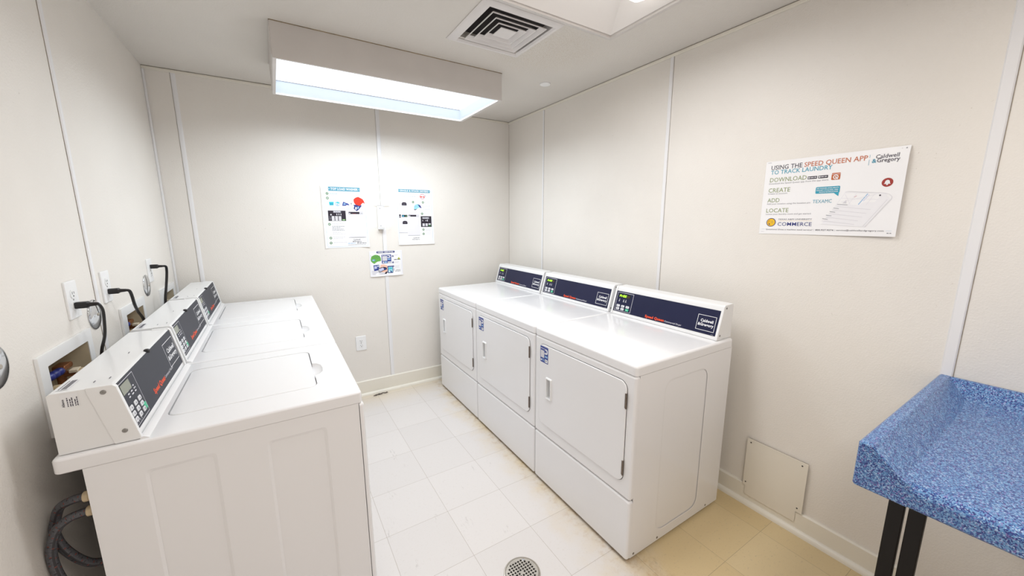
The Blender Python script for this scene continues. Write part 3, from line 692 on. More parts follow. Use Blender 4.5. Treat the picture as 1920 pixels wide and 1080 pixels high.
    U = Vector((0, -1, 0)); Vd = Vector((B[0]-A[0], 0, B[1]-A[1])).normalized()
    O0 = Vector((A[0]+.0018, c1-.0125, A[1])); wd = c1-c0-.025; v0, v1 = .0185, .1435
    mb = MB(); ar = Art(mb, O0, U, Vd, .0003); nn = ar.Nn
    P = lambda u, v, h: tuple(O0+U*u+Vd*v+nn*h)
    mb.add([P(u, v, h) for h in (-.003, .001) for u, v in ((0, v0), (wd, v0), (wd, v1), (0, v1))], [(0, 1, 2, 3), (4, 5, 6, 7), (0, 1, 5, 4), (1, 2, 6, 5), (2, 3, 7, 6), (3, 0, 4, 7)], 'navy')
    ar.base = .001; k_ = wd/.655; u = lambda Y: (1.6175-Y)*k_
    ar.frame(u(1.609), .024, u(1.4855), .1365, .0018, 'i_mist', 1)
    ar.text('Speed Queen', u(1.377), .026, u(1.252), .0145, 'orange', 1, bold=.04); ar.text('Commercial Dryer', u(1.248), .0265, u(1.146), .0095, 'i_mist', 1)
    ar.frame(u(1.069), .0335, u(.974), .109, .0022, 'white', 1, .001)
    ar.text('Caldwell', u(1.051), .0755, u(.986), .014, 'white', 1, bold=.035); ar.text('&Gregory', u(1.062), .056, u(.981), .014, 'white', 1, bold=.035)
    for Y, hh in ((1.585, .011), (1.552, .010), (1.535, .013)):
        ar.poly([(u(Y)-.004, .085), (u(Y)+.004, .085), (u(Y)+.0015, .090), (u(Y)-.0015, .090)], 'i_mist'); ar.ell(u(Y), .092+hh*.2, .0022, 'i_mist'); ar.scribble(u(Y)-.004, .081, u(Y)+.006, .002, 'i_mist')
    ar.ell(u(1.32), .130, .0022, 'gap'); ar.scribble(u(.985), .022, u(.972), .002, 'i_grey')
    cp = mb.build('control_panel', t)
    mb = MB(); a2 = Art(mb, O0, U, Vd, .0004, .0012)
    a2.mb.add([P(x, v, h) for h in (.0012, .0020) for x, v in ((u(1.596), .107), (u(1.508), .107), (u(1.508), .127), (u(1.596), .127))], [(4, 5, 6, 7), (0, 1, 5, 4), (1, 2, 6, 5), (2, 3, 7, 6), (3, 0, 4, 7)], 'lcd_dark')
    a2.base = .0020; a2.text('FrEE', u(1.590), .1105, u(1.535), .013, 'led', 1, bold=.03, shear=.15); a2.text('00', u(1.531), .1105, u(1.512), .012, 'led_dim', 1, bold=.02, shear=.15)
    mb.build('display', cp)
    for r_ in range(2):
        for c_ in range(3):
            uu = u(1.585-.036*c_); vv = .055-.0175*r_; gm = 'key_green' if (r_, c_) == (1, 2) else 'key'
            mb = MB(); LL = [[P(*q, h) for q in rrect(uu-.0125+i, vv-.007+i, uu+.0125-i, vv+.007-i, .004, 3)] for i, h in ((0, .001), (0, .002), (.001, .003))]
            mb.loft(LL, gm, cap1=True); a3 = Art(mb, O0, U, Vd, .0003, .003); a3.scribble(uu-.006, vv-.0015, uu+.006, .003, 'i_grey' if gm == 'key' else 'white'); bo = mb.build('button', cp)
            if gm == 'key_green': bo['label'] = 'green start button'
    return t
d0_ = make_dryer(); d0_['label'] = 'white dryer nearest the camera, its side panel showing'
ld = d0_.location.copy(); bpy.context.view_layer.update()
dup(d0_, Vector((ld.x, 1.6165, 0)), 'white dryer in the middle of the row of three', 0, (1, 1.055, 1))
dup(d0_, Vector((ld.x, 2.3455, 0)), 'white dryer farthest away, in the corner by the back wall', 0, (1, 1.043, 1))

# ------------------------------------------------------------------ wall outlets
def outlet(side, c, z, label, zs=1):
    # c: centre along the wall
    t = thing('wall_outlet', label, 'outlet', (XL, c, z) if side == 'l' else (c, YB, z), 'white duplex wall outlets')
    ax = 'x' if side == 'l' else 'y'; w0_ = XL if side == 'l' else YB; sg = 1 if side == 'l' else -1
    mb = MB(); mb.slab(c-.041, z-.061, c+.041, z+.061, .004, ax, w0_+sg*.0003, w0_+sg*.006, 'plast', .003, 3, 3); pl = mb.build('cover_plate', t)
    MB().lathe(AX[ax](c, z, w0_+sg*.006), ax, [(.003, -.0005*sg), (.003, .0006*sg), (.002, .001*sg)], 'zinc', 10).build('screw', pl)
    for dz in (.0195, -.0195):
        mb = MB(); f = AX[ax]
        out = [(p[0], max(min(p[1], z+dz+.014), z+dz-.014)) for p in circ(c, z+dz, .0172, 24)]
        mb.loft([[f(*p, w0_+sg*.0055) for p in out], [f(*p, w0_+sg*.0078) for p in out]], 'plast', cap1=True, smooth=False)
        for du, wv, hv, oz in ((-.0062, .0024, .009, .003), (.0062, .0024, .007, .003), (0, .0052, .0046, -.0075)):
            a = f(c+du-wv/2, z+dz+oz-hv/2, w0_+sg*.0079); b_ = f(c+du+wv/2, z+dz+oz+hv/2, w0_+sg*.0082)
            mb.box([min(a[i], b_[i]) for i in range(3)], [max(a[i], b_[i]) for i in range(3)], 'slot')
        mb.build('receptacle', t)
    return t
outlet('l', 1.770, 1.217, 'white duplex outlet on the left wall, nearest the camera')
outlet('l', 2.066, 1.217, 'white duplex outlet on the left wall behind the middle washer')
outlet('l', 2.686, 1.213, 'white duplex outlet on the left wall with the cord in its upper socket')
outlet('b', .526, .464, 'white empty duplex outlet low on the back wall')

def cord(y, z, pts, label):
    t = thing('power_cord', label, 'power cord', (XL+.008, y, z), 'black power cords of the washers')
    mb = MB(); x0 = XL+.0085
    mb.loft([[(x0+dx, y+a*s_, z+b*s_) for a, b in rrect(-.012, -.0105, .012, .0105, .005, 3)] for dx, s_ in ((0, .97), (.002, 1), (.026, 1), (.0275, .97), (.031, .72), (.033, .62), (.048, .50), (.050, .42))], 'black', True, True)
    mb.build('plug', t)
    mb = MB(); mb.tube([(x0+.048, y, z)]+pts, .0044, 'black', 8, 8, 1.4); mb.build('cable', t)
cord(1.770, 1.1975, [(-.518, 1.768, 1.1945), (-.512, 1.767, 1.175), (-.512, 1.762, 1.14), (-.516, 1.756, 1.09), (-.528, 1.75, 1.04), (-.535, 1.75, .98), (-.54, 1.76, .90)], 'black flat power cord hanging from the outlet nearest the camera')
cord(2.066, 1.1975, [(-.514, 2.068, 1.193), (-.513, 2.082, 1.168), (-.517, 2.112, 1.128), (-.523, 2.166, 1.088), (-.530, 2.24, 1.045), (-.537, 2.30, .98), (-.54, 2.33, .90)], 'black power cord curving down behind the middle washer')
cord(2.686, 1.2325, [(-.512, 2.69, 1.229), (-.513, 2.698, 1.205), (-.517, 2.692, 1.165), (-.522, 2.668, 1.11), (-.530, 2.66, 1.055), (-.537, 2.66, .98), (-.54, 2.66, .90)], 'black power cord hanging from the outlet farthest away')

# ------------------------------------------------------------------ chrome wall plates
for y, z, r, l in ((1.331, 1.135, .054, 'domed chrome plate at the left edge of the photo, nearest the camera'), (1.917, 1.137, .054, 'domed chrome wall plate half hidden behind the nearest power cord'), (2.594, 1.146, .0545, 'domed chrome wall plate beside the farthest outlet')):
    t = thing('wall_plate', l, 'wall plate', (XL, y, z), 'round chrome plates on the left wall')
    mb = MB(); mb.lathe((XL, y, z), 'x', [(r, .0004), (r, .002)]+[(r*math.cos(a), .002+.009*math.sin(a)) for a in [PI/2*k/8*.97 for k in range(1, 9)]], 'chrome', 40); mb.build('cover', t)
    MB().lathe((XL+.0108, y, z), 'x', [(.006, 0), (.0055, .0018), (.003, .003)], 'steel', 14).build('screw', t)

# ------------------------------------------------------------------ washer outlet boxes set in the left wall
bl = ['white washer supply box in the left wall nearest the camera, with a blue handle', 'white washer supply box in the left wall behind the middle washer', 'white washer supply box in the left wall nearest the back corner']
for (a, b, c_, d), (ha, hb, hc, hd), l in zip(WB, HOLE, bl):
    t = thing('supply_box', l, 'supply box', (XL, (a+c_)/2, (b+d)/2), 'washer supply boxes in the left wall')
    mb = MB(); mb.plate(rrect(a, b, c_, d, .003, 2), [rrect(ha+.001, hb+.001, hc-.001, hd-.001, .003, 2)], 'x', XL+.0004, XL+.008, 'plast'); mb.build('frame', t)
    mb = MB(); dp = XL-.085; rr = lambda i, x: [(x, *p) for p in rrect(ha+.001+i, hb+.001+i, hc-.001-i, hd-.001-i, .004, 2)]
    mb.loft([rr(0, XL+.006), rr(.004, dp)], 'box_in', cap1=True, smooth=False); mb.build('recess', t)
    w_ = hc-ha
    for k, (fy, vm) in enumerate(((.22, 'blue_hose'), (.80, 'brass'))):
        yy = ha+w_*fy; mb = MB(); zc = hb+.045
        mb.tube([(XL-.05, yy, hb+.005), (XL-.05, yy, zc+.03)], .011, 'brass', 12, 0); mb.tube([(XL-.052, yy, zc+.02), (XL-.012, yy, zc+.018)], .010, 'brass', 12, 0)
        v_ = mb.build('valve', t)
        mb = MB(); mb.slab(yy-.026, zc+.034, yy+.034, zc+.052, .008, 'x', XL-.058, XL-.030, 'brass', .003); mb.build('lever', v_)
        mb = MB(); mb.lathe((XL-.012, yy, zc+.018), 'x', [(.014, 0), (.015, .003), (.015, .014), (.012, .016)], 'nozzle', 16); mb.build('coupling', v_)
        mb = MB(); mb.box((XL-.028, yy-.012, zc+.004), (XL-.010, yy+.022, zc+.022), 'tag', .002) if k == 0 else mb.box((XL-.026, yy-.02, zc+.024), (XL-.006, yy+.012, zc+.034), 'tag', .002); mb.build('tag', v_)
    mb = MB(); ys = [ha+w_*(.28+.055*i) for i in range(9)]
    mb.tube([(XL-.045+(.006 if i % 2 else 0), yy, hb+.085+.005*(i % 2)-.0008*i) for i, yy in enumerate(ys)], .0125, 'blue_hose', 10, 4); lab(mb.build('blue_tube', t), 'crumpled blue tube')

# ------------------------------------------------------------------ braided supply hoses of the nearest washer
def hose(pts, label):
    t = thing('water_hose', label, 'water hose', pts[0], 'grey braided supply hoses behind the nearest washer')
    mb = MB(); p = Vector(pts[0])
    mb.lathe(p, 'x', [(.0125, .022), (.0125, .006), (.0135, .005), (.0135, -.004), (.011, -.006)], 'nozzle', 18); lab(mb.build('coupling', t), 'cream threaded coupling')
    mb = MB(); mb.tube(pts, .0105, 'braid', 14, 14, 1, [(1, 0, 5, 1, 'braid_dark'), (3, 2, 21, 1, 'tracer'), (2, 3, 17, 1, 'braid_dark')]); mb.build('braided_tube', t)
hose([(-.484, 1.337, .757), (-.512, 1.345, .752), (-.543, 1.362, .732), (-.561, 1.375, .692), (-.565, 1.37, .664), (-.562, 1.372, .625), (-.553, 1.38, .585), (-.538, 1.39, .545), (-.520, 1.40, .518), (-.495, 1.42, .503), (-.492, 1.50, .50), (-.500, 1.60, .52), (-.53, 1.64, .70), (-.54, 1.62, .87)], 'upper grey braided hose looping behind the nearest washer')
hose([(-.484, 1.340, .7125), (-.505, 1.340, .711), (-.524, 1.340, .706), (-.545, 1.340, .690), (-.559, 1.340, .660), (-.566, 1.340, .625), (-.567, 1.341, .588), (-.562, 1.343, .54), (-.548, 1.35, .47), (-.530, 1.38, .40), (-.520, 1.46, .38), (-.525, 1.54, .46), (-.535, 1.56, .64), (-.54, 1.565, .87)], 'lower grey braided hose hanging in front of the other, behind the nearest washer')

# ------------------------------------------------------------------ posters
def sheet(mb, O, U, Vv, W, Hh, warp, nu=14, nv=10):
    # a thin sheet of paper, curling off the wall as 'warp' says
    O, U, Vv = Vector(O), Vector(U), Vector(Vv); Nn = U.cross(Vv); L = []
    V = []; F = []
    for side in (0, 1):
        for j in range(nv+1):
            for i in range(nu+1):
                u, v = W*i/nu, Hh*j/nv; V.append(tuple(O+U*u+Vv*v+Nn*(warp(u, v)+(.0006 if side else 0))))
    n = (nu+1)*(nv+1); ix = lambda s_, i, j: s_*n+j*(nu+1)+i
    for j in range(nv):
        for i in range(nu):
            F.append((ix(1, i, j), ix(1, i+1, j), ix(1, i+1, j+1), ix(1, i, j+1))); F.append((ix(0, i, j), ix(0, i, j+1), ix(0, i+1, j+1), ix(0, i+1, j)))
    for i in range(nu): F.append((ix(0, i, 0), ix(0, i+1, 0), ix(1, i+1, 0), ix(1, i, 0))); F.append((ix(0, i+1, nv), ix(0, i, nv), ix(1, i, nv), ix(1, i+1, nv)))
    for j in range(nv): F.append((ix(0, 0, j+1), ix(0, 0, j), ix(1, 0, j), ix(1, 0, j+1))); F.append((ix(0, nu, j), ix(0, nu, j+1), ix(1, nu, j+1), ix(1, nu, j)))
    mb.add(V, F, 'paper', True, fix=False)
def badge(ar, u, v, r, m, num):
    ar.ring(circ(u, v, r, 16), circ(u, v, r*.55, 16), m, 1)
    ar.text(num, u-r*.22, v-r*.4, u+r*.22, r*.8, m, 1, bold=.04)
UB, VB = (1, 0, 0), (0, 0, 1)

# top load washer instructions
W_, H_ = .325, .469; X0, Z0 = .3225, 1.2605
wp = lambda u, v: .001+.010*max(0, (u-.24)/.085)**2*max(0, 1-v/.12)**1.2+.004*max(0, 1-u/.05)**2
mb = MB(); sheet(mb, (X0, YB, Z0), UB, VB, W_, H_, wp); ar = Art(mb, (X0, YB, Z0), UB, VB, .0004, .0008, wp)
ar.frame(.016, .010, .312, .452, .0012, 'i_lt', 1, .003)
ar.rect(.0525, .4335, .278, .464, 'i_blue', 2); ar.text('TOP LOAD WASHER', .068, .441, .263, .0165, 'white', 3, bold=.035); ar.rect(.056, .447, .061, .451, 'white', 3); ar.rect(.268, .447, .273, .451, 'white', 3)
for k, (u, v) in enumerate(((.042, .413), (.042, .379), (.041, .183), (.042, .078), (.041, .040))): badge(ar, u, v, .0098, 'i_dgreen', str(k+1))
ar.scribble(.055, .411, .112, .004, 'i_lt'); ar.scribble(.054, .401, .296, .004, 'i_pale')
for v, e in ((.384, .125), (.373, .105), (.362, .152)): ar.scribble(.058, v, e, .004, 'i_pale')
for v in (.383, .375, .366): ar.scribble(.176, v, .208, .003, 'i_lav')
ar.poly([(.050, .351), (.0835, .352), (.081, .326), (.053, .325)], 'i_cyan'); ar.rect(.056, .329, .078, .343, 'i_teal', 2)
ar.ring(circ(.109, .338, .0185), circ(.109, .338, .0155), 'i_lt'); ar.ell(.109, .338, .0155, 'i_mist', 1); ar.poly([(.095, .344), (.110, .352), (.124, .345), (.118, .339)], 'i_cyan', 2); ar.poly([(.097, .333), (.105, .325), (.118, .327), (.112, .335)], 'i_lt', 2)
ar.poly([(.141, .323), (.147, .345), (.152, .355), (.166, .347), (.182, .343), (.193, .333), (.190, .327), (.176, .331), (.166, .324)], 'i_royal'); ar.poly([(.150, .330), (.155, .345), (.172, .336)], 'i_lt', 2)
ar.rect(.2005, .3385, .216, .3425, 'i_grey'); ar.rect(.2063, .3327, .2103, .3483, 'i_grey')
ar.poly([(.223, .333), (.228, .321), (.223, .303), (.244, .284), (.258, .293), (.270, .308), (.284, .324), (.276, .336), (.250, .333)], 'i_navy'); ar.poly([(.233, .300), (.243, .293), (.248, .312), (.238, .318)], 'white', 2); ar.poly([(.250, .302), (.258, .300), (.264, .318), (.254, .320)], 'i_lt', 2)
ar.poly([(.226, .363), (.228, .376), (.244, .388), (.262, .394), (.278, .386), (.294, .377), (.303, .362), (.307, .346), (.301, .342), (.299, .350), (.290, .346), (.276, .330), (.266, .325), (.254, .330), (.240, .334), (.230, .346)], 'i_red', 3)
for v in (.309, .300, .291): ar.scribble(.170, v, .208, .003, 'i_lav')
ar.rect(.037, .208, .162, .2865, 'i_black'); ar.rect(.074, .270, .129, .285, 'i_grey', 2); ar.scribble(.077, .275, .126, .005, 'i_mist', 3)
ar.poly([(.049, .251), (.065, .251), (.060, .258), (.058, .265), (.055, .258)], 'i_mist', 2)
for k in range(3): ar.rect(.096+.0145*k, .251, .101+.0145*k, .264, 'i_mist', 2)
for c_ in range(3):
    for r_ in range(3): ar.rect(.060+.0245*c_, .2105+.0118*r_, .080+.0245*c_, .2205+.0118*r_, 'i_mist', 2, r=.002)
for r_ in range(3): ar.scribble(.043, .214+.011*r_, .056, .004, 'i_grey', 2)
ar.rect(.134, .212, .157, .221, 'i_green', 2); ar.rect(.139, .215, .152, .218, 'white', 3)
for v, e in ((.185, .140), (.176, .118), (.164, .146), (.155, .116), (.144, .138), (.135, .144), (.120, .118), (.108, .158)): ar.scribble(.058, v, e, .004, 'i_pale' if v > .17 or v < .125 else 'i_grey')
for v, e in ((.083, .150), (.072, .130), (.041, .158)): ar.scribble(.060, v, e, .004, 'i_pale')
ar.rect(.176, .082, .301, .285, 'i_mist'); ar.rect(.172, .077, .303, .0795, 'i_grey', 1)
ar.rect(.1835, .261, .264, .278, 'i_black', 2); ar.scribble(.186, .264, .204, .006, 'i_mist', 3); ar.rect(.212, .263, .236, .2645, 'i_dred', 3); ar.frame(.269, .257, .289, .279, .0012, 'i_grey', 2); ar.text('C&G', .272, .264, .286, .007, 'i_dark', 2, bold=.02)
ar.text('Caldwell', .206, .0565, .256, .011, 'i_dark', 1, bold=.01); ar.text('&Gregory', .198, .0425, .266, .0115, 'i_dark', 1, bold=.01)
ar.scribble(.163, .031, .220, .0045, 'i_lt'); ar.scribble(.230, .031, .300, .0045, 'i_dark'); ar.scribble(.163, .020, .301, .003, 'i_grey')
tag(mb.build('poster', wn=False), 'instruction poster headed TOP LOAD WASHER with a red splash, back wall', 'poster')

# dryer instructions
W_, H_ = .315, .4715; X0, Z0 = .8825, 1.2675
wp2 = lambda u, v: .001+.006*max(0, 1-v/.06)**2
mb = MB(); sheet(mb, (X0, YB, Z0), UB, VB, W_, H_, wp2); ar = Art(mb, (X0, YB, Z0), UB, VB, .0004, .0008, wp2)
ar.frame(.006, .012, .303, .450, .0012, 'i_lt', 1, .003)
ar.rect(.020, .437, .2915, .4605, 'i_blue', 2); ar.text('SINGLE & STACK DRYERS', .034, .4425, .276, .0135, 'white', 3, bold=.035); ar.rect(.024, .447, .029, .451, 'white', 3); ar.rect(.281, .447, .286, .451, 'white', 3)
ar.scribble(.056, .420, .180, .003, 'i_pale'); ar.scribble(.060, .402, .170, .004, 'i_lav'); ar.scribble(.030, .384, .190, .003, 'i_pale')
ar.ring(circ(.2225, .4055, .0215), circ(.2225, .4055, .018), 'i_pink', 2); ar.poly([(.195, .400), (.250, .411), (.250, .404), (.195, .394)], 'white', 3); ar.scribble(.200, .3985, .245, .008, 'i_red', 4); ar.rect(.246, .408, .252, .413, 'i_navy', 4)
for u, v in ((.063, .341), (.0625, .187)):
    ar.poly([(u-.0205, v-.013), (u+.0205, v-.013), (u+.0205, v+.002), (u+.017, v+.009), (u+.009, v+.0135), (u-.009, v+.0135), (u-.017, v+.009), (u-.0205, v+.002)], 'i_black', 2); ar.rect(u-.012, v-.006, u+.012, v+.004, 'i_dark', 3)
ar.rect(.010, .268, .098, .375, 'i_mist', 1); ar.ell(.178, .306, .0355, 'i_pale', 1); ar.ell(.178, .306, .034, 'i_mist', 2)
ar.poly([(.145, .300), (.147, .325), (.160, .338), (.178, .341), (.196, .336), (.208, .318), (.190, .312), (.165, .300), (.150, .292)], 'i_sky', 3); ar.poly([(.176, .340), (.200, .332), (.211, .312), (.204, .308), (.192, .318), (.184, .330)], 'i_navy', 4); ar.poly([(.150, .318), (.160, .330), (.170, .322), (.158, .314)], 'i_lt', 4); ar.poly([(.145, .298), (.160, .298), (.172, .302), (.160, .292), (.148, .292)], 'i_dark', 4)
for k, (u, v) in enumerate(((.1395, .3575), (.2255, .3565), (.2145, .261), (.2205, .126), (.2205, .089))): badge(ar, u, v, .0098, 'i_dgreen', str(k+1))
for v in (.365, .356, .347): ar.scribble(.155, v, .190, .003, 'i_pale'); ar.scribble(.240, v, .292, .003, 'i_pale')
for v in (.326, .318, .309, .298): ar.scribble(.222, v, .290, .003, 'i_lav')
ar.scribble(.228, .259, .290, .004, 'i_pale')
ar.rect(.0095, .103, .082, .25, 'i_mist', 1); ar.rect(.084, .0787, .190, .254, 'i_mist', 1); ar.rect(.0095, .1, .083, .102, 'i_grey', 1); ar.rect(.083, .0755, .189, .0785, 'i_grey', 1)
ar.rect(.0165, .2275, .030, .254, 'i_black', 2); ar.rect(.019, .235, .0275, .2385, 'i_mist', 3); ar.rect(.0385, .2325, .085, .251, 'i_black', 2); ar.rect(.042, .236, .058, .246, 'i_teal', 3); ar.rect(.070, .236, .082, .246, 'i_dgreen', 3)
ar.rect(.0955, .2365, .162, .251, 'i_black', 2); ar.scribble(.098, .239, .110, .006, 'i_mist', 3); ar.frame(.167, .233, .1825, .255, .0012, 'i_grey', 2); ar.text('C&G', .1695, .240, .1802, .006, 'i_dark', 2)
ar.rect(.2005, .148, .296, .240, 'i_black'); ar.rect(.2145, .217, .276, .232, 'i_grey', 2); ar.scribble(.218, .222, .273, .005, 'i_mist', 3)
for u in (.217, .246): ar.poly([(u-.005, .199), (u+.005, .199), (u, .209)], 'i_mist', 2)
ar.rect(.256, .196, .263, .211, 'i_mist', 2)
for c_ in range(3):
    for r_ in range(2): ar.rect(.2135+.027*c_, .1555+.0125*r_, .2345+.027*c_, .1655+.0125*r_, 'i_dgreen' if (r_, c_) == (0, 2) else 'i_mist', 2, r=.003)
for v in (.129, .119, .109, .094, .084): ar.scribble(.236, v, .286, .003, 'i_pale')
ar.text('Caldwell', .129, .0525, .181, .010, 'i_dark', 1, bold=.01); ar.text('&Gregory', .119, .0395, .184, .0105, 'i_dark', 1, bold=.01)
ar.scribble(.020, .0245, .090, .003, 'i_pale'); ar.scribble(.098, .0235, .142, .0045, 'i_dark'); ar.scribble(.146, .0245, .291, .003, 'i_grey')
tag(mb.build('poster', wn=False), 'instruction poster headed SINGLE & STACK DRYERS, right one on the back wall', 'poster')

# service notice
W_, H_ = .268, .211; X0, Z0 = .637, 1.0135
wp3 = lambda u, v: .0026+.007*max(0, 1-v/.05)**2*(.4+.6*math.sin(u/.268*PI*2)**2)
mb = MB(); sheet(mb, (X0, YB, Z0), UB, VB, W_, H_, wp3); ar = Art(mb, (X0, YB, Z0), UB, VB, .0004, .0008, wp3)
ar.frame(.007, .010, .261, .202, .0010, 'i_lav', 1, .002)
ar.rect(.059, .192, .2065, .2075, 'i_navy', 2, r=.004); ar.text('NEED SERVICE?', .069, .1955, .196, .0085, 'white', 3, bold=.04)
ar.poly([(.010, .142), (.014, .160), (.024, .172), (.045, .180), (.066, .178), (.082, .168), (.091, .152), (.092, .128), (.080, .126), (.062, .123), (.050, .116), (.037, .106), (.022, .116), (.013, .126)], 'i_green')
ar.ell(.045, .162, .010, 'i_dgreen', 2); ar.ell(.045, .162, .0075, 'i_green', 3); ar.ell(.068, .160, .010, 'i_dgreen', 2); ar.ell(.068, .160, .0075, 'i_green', 3); ar.ell(.033, .136, .014, 'i_blue', 2, .009); ar.scribble(.024, .134, .042, .004, 'white', 3)
ar.line((.014, .176), (.018, .158), .002, 'i_dgreen', 2); ar.line((.026, .170), (.028, .152), .002, 'i_dgreen', 2); ar.line((.083, .176), (.081, .156), .002, 'i_dgreen', 2)
ar.rect(.097, .1055, .1755, .178, 'i_royal'); ar.rect(.102, .1265, .142, .1655, 'i_pale', 2); ar.scribble(.100, .1695, .155, .004, 'i_mist', 2)
ar.ring(rrect(.146, .150, .169, .172, .008), rrect(.146, .1555, .161, .1665, .004), 'white', 2); ar.poly([(.143, .153), (.150, .160), (.150, .146)], 'white', 3); ar.rect(.146, .134, .169, .144, 'i_lt', 2); ar.rect(.145, .107, .173, .120, 'white', 2); ar.scribble(.150, .112, .168, .004, 'i_dark', 3); ar.ell(.110, .115, .006, 'white', 2); ar.rect(.119, .108, .138, .121, 'i_lt', 2)
for k, (u, v) in enumerate(((.189, .163), (.1885, .110), (.1885, .077))): ar.ell(u, v, .0075, 'i_navy', 2); ar.text(str(k+1), u-.0018, v-.003, u+.0018, .006, 'white', 3, bold=.04)
ar.poly([(.014, .050), (.016, .016), (.040, .011), (.085, .012), (.120, .014), (.100, .034), (.060, .046)], 'i_pale', 1)
ar.poly([(.028, .094), (.073, .097), (.073, .052), (.032, .047)], 'i_royal', 2); ar.poly([(.034, .086), (.055, .088), (.055, .066), (.036, .063)], 'i_lav', 3); ar.poly([(.060, .090), (.069, .091), (.068, .080), (.060, .080)], 'white', 3)
ar.poly([(.085, .094), (.108, .098), (.138, .088), (.143, .064), (.140, .042), (.118, .030), (.092, .034), (.075, .048)], 'i_skin', 2)
ar.poly([(.066, .068), (.108, .077), (.134, .070), (.134, .054), (.110, .046), (.074, .031), (.068, .036)], 'i_black', 3); ar.poly([(.074, .063), (.106, .072), (.112, .052), (.080, .039)], 'i_lav', 4); ar.poly([(.068, .062), (.073, .064), (.078, .037), (.073, .036)], 'white', 4); ar.ell(.120, .060, .007, 'i_royal', 4); ar.rect(.128, .054, .134, .068, 'i_black', 4)
ar.poly([(.112, .020), (.128, .036), (.142, .036), (.128, .016)], 'i_black', 3)
ar.rect(.140, .022, .186, .082, 'i_navy', 2, r=.006); ar.rect(.146, .027, .182, .074, 'i_sky', 3, r=.003); ar.rect(.150, .052, .178, .066, 'i_cyan', 4); ar.rect(.149, .031, .160, .045, 'white', 4)
ar.ell(.192, .050, .008, 'i_pale', 1, .013)
for v, e in ((.172, .236), (.166, .228), (.112, .240), (.106, .232), (.078, .244), (.070, .236), (.062, .240)): ar.scribble(.204, v, e, .003, 'i_pale')
ar.rect(.198, .131, .222, .136, 'i_dark'); ar.rect(.226, .131, .250, .136, 'i_black'); ar.poly([(.230, .137), (.247, .137), (.244, .147), (.237, .151), (.232, .146)], 'i_lime'); ar.rect(.226, .1365, .250, .138, 'i_lime', 2)
ar.text('Caldwell', .210, .0415, .246, .0075, 'i_dark', 1, bold=.01); ar.text('&Gregory', .203, .0315, .248, .008, 'i_dark', 1, bold=.01)
tag(mb.build('poster', wn=False), 'small notice headed NEED SERVICE?, lowest on the back wall', 'poster')

# phone app poster on the right wall
W_, H_ = .4785, .329; Y0, Z0 = .9268, 1.4025
wp4 = lambda u, v: .0012+.010*max(0, (u-.10)/.38)**2*max(0, min(1, (H_-v)/.05+.25)) 
mb = MB(); sheet(mb, (XR, Y0, Z0), (0, -1, 0), (0, 0, 1), W_, H_, wp4); ar = Art(mb, (XR, Y0, Z0), (0, -1, 0), (0, 0, 1), .0004, .0008, wp4)
ar.text('USING THE', .0238, .2905, .1455, .0200, 'i_dark', 1, bold=.005, shear=.0); ar.text('SPEED QUEEN APP', .1530, .2905, .3628, .0200, 'i_rust', 1, bold=.005)
ar.text('TO TRACK LAUNDRY', .0238, .2700, .2540, .0185, 'i_teal', 1, bold=.003)
ar.rect(.3676, .2705, .3688, .3095, 'i_blue')
ar.text('Caldwell', .3865, .2930, .4520, .0150, 'i_dark', 1, bold=.008); ar.text('&', .3768, .2785, .3900, .0150, 'i_blue', 1, bold=.02); ar.text('Gregory', .3915, .2785, .4556, .0150, 'i_dark', 1, bold=.008)
ar.text('DOWNLOAD', .0233, .2362, .1672, .0198, 'i_olive', 1); ar.text('Download the Speed Queen app from the app store.', .0218, .2258, .2480, .0068, 'i_grey', 1)
for a, b in ((.1715, .2052), (.2096, .2432)): ar.rect(a, .2366, b, .2478, 'i_black', 1, r=.001); ar.ell(a+.005, .2422, .003, 'white', 2); ar.scribble(a+.0095, .2408, b-.002, .003, 'i_mist', 2)
ar.rect(.2555, .2262, .2848, .2536, 'i_rust', 1, r=.003); ar.rect(.2555, .2478, .2848, .2492, 'i_mist', 2); ar.ring(circ(.270, .2375, .0092, 20), circ(.270, .2375, .0060, 20), 'white', 2); ar.line((.271, .2355), (.278, .2290), .0034, 'white', 3); ar.ell(.270, .2375, .0026, 'white', 2)
ar.text('CREATE', .0225, .1895, .1098, .0198, 'i_olive', 1); ar.text('Create an account.', .0212, .1805, .1020, .0066, 'i_grey', 1)
ar.poly(rrect(.2065, .1735, .2895, .2008, .004)+[], 'i_teal', 1); ar.poly([(.2700, .1740), (.2872, .1595), (.2880, .1745)], 'i_teal', 1)
ar.text('SEE WASHER AVAILABILITY,', .2100, .1925, .2865, .0046, 'white', 2, bold=.02); ar.text('REQUEST CYCLE END, AND', .2100, .1847, .2840, .0046, 'white', 2, bold=.02); ar.text('RECEIVE NOTIFICATIONS', .2200, .1770, .2840, .0046, 'white', 2, bold=.02)
ar.text('ADD', .0222, .1450, .0722, .0190, 'i_olive', 1); ar.text('Add your location using the location pin:', .0212, .1345, .1945, .0066, 'i_grey', 1); ar.text('TEXAMC', .2010, .1345, .2680, .0148, 'i_blue', 1)
ar.text('LOCATE', .0220, .0985, .1130, .0192, 'i_olive', 1); ar.text('Locate your laundry room and get started.', .0218, .0880, .2020, .0066, 'i_grey', 1)
ar.ell(.0478, .0532, .0196, 'i_navy', 1, n=32); ar.ell(.0478, .0532, .0168, 'i_yellow', 2, n=32)
ar.poly([(.0380, .0470), (.0400, .0420), (.0445, .0420), (.0430, .0465), (.0415, .0500)], 'i_navy', 3); ar.poly([(.0480, .0545), (.0535, .0515), (.0575, .0480), (.0545, .0500), (.0500, .0525)], 'i_navy', 3); ar.ell(.0520, .0580, .0014, 'i_navy', 3)
for k in range(5): ar.line((.0335+.001*k, .0520+.0028*k), (.0390+.001*k, .0545+.0022*k), .0009, 'i_rust', 3)
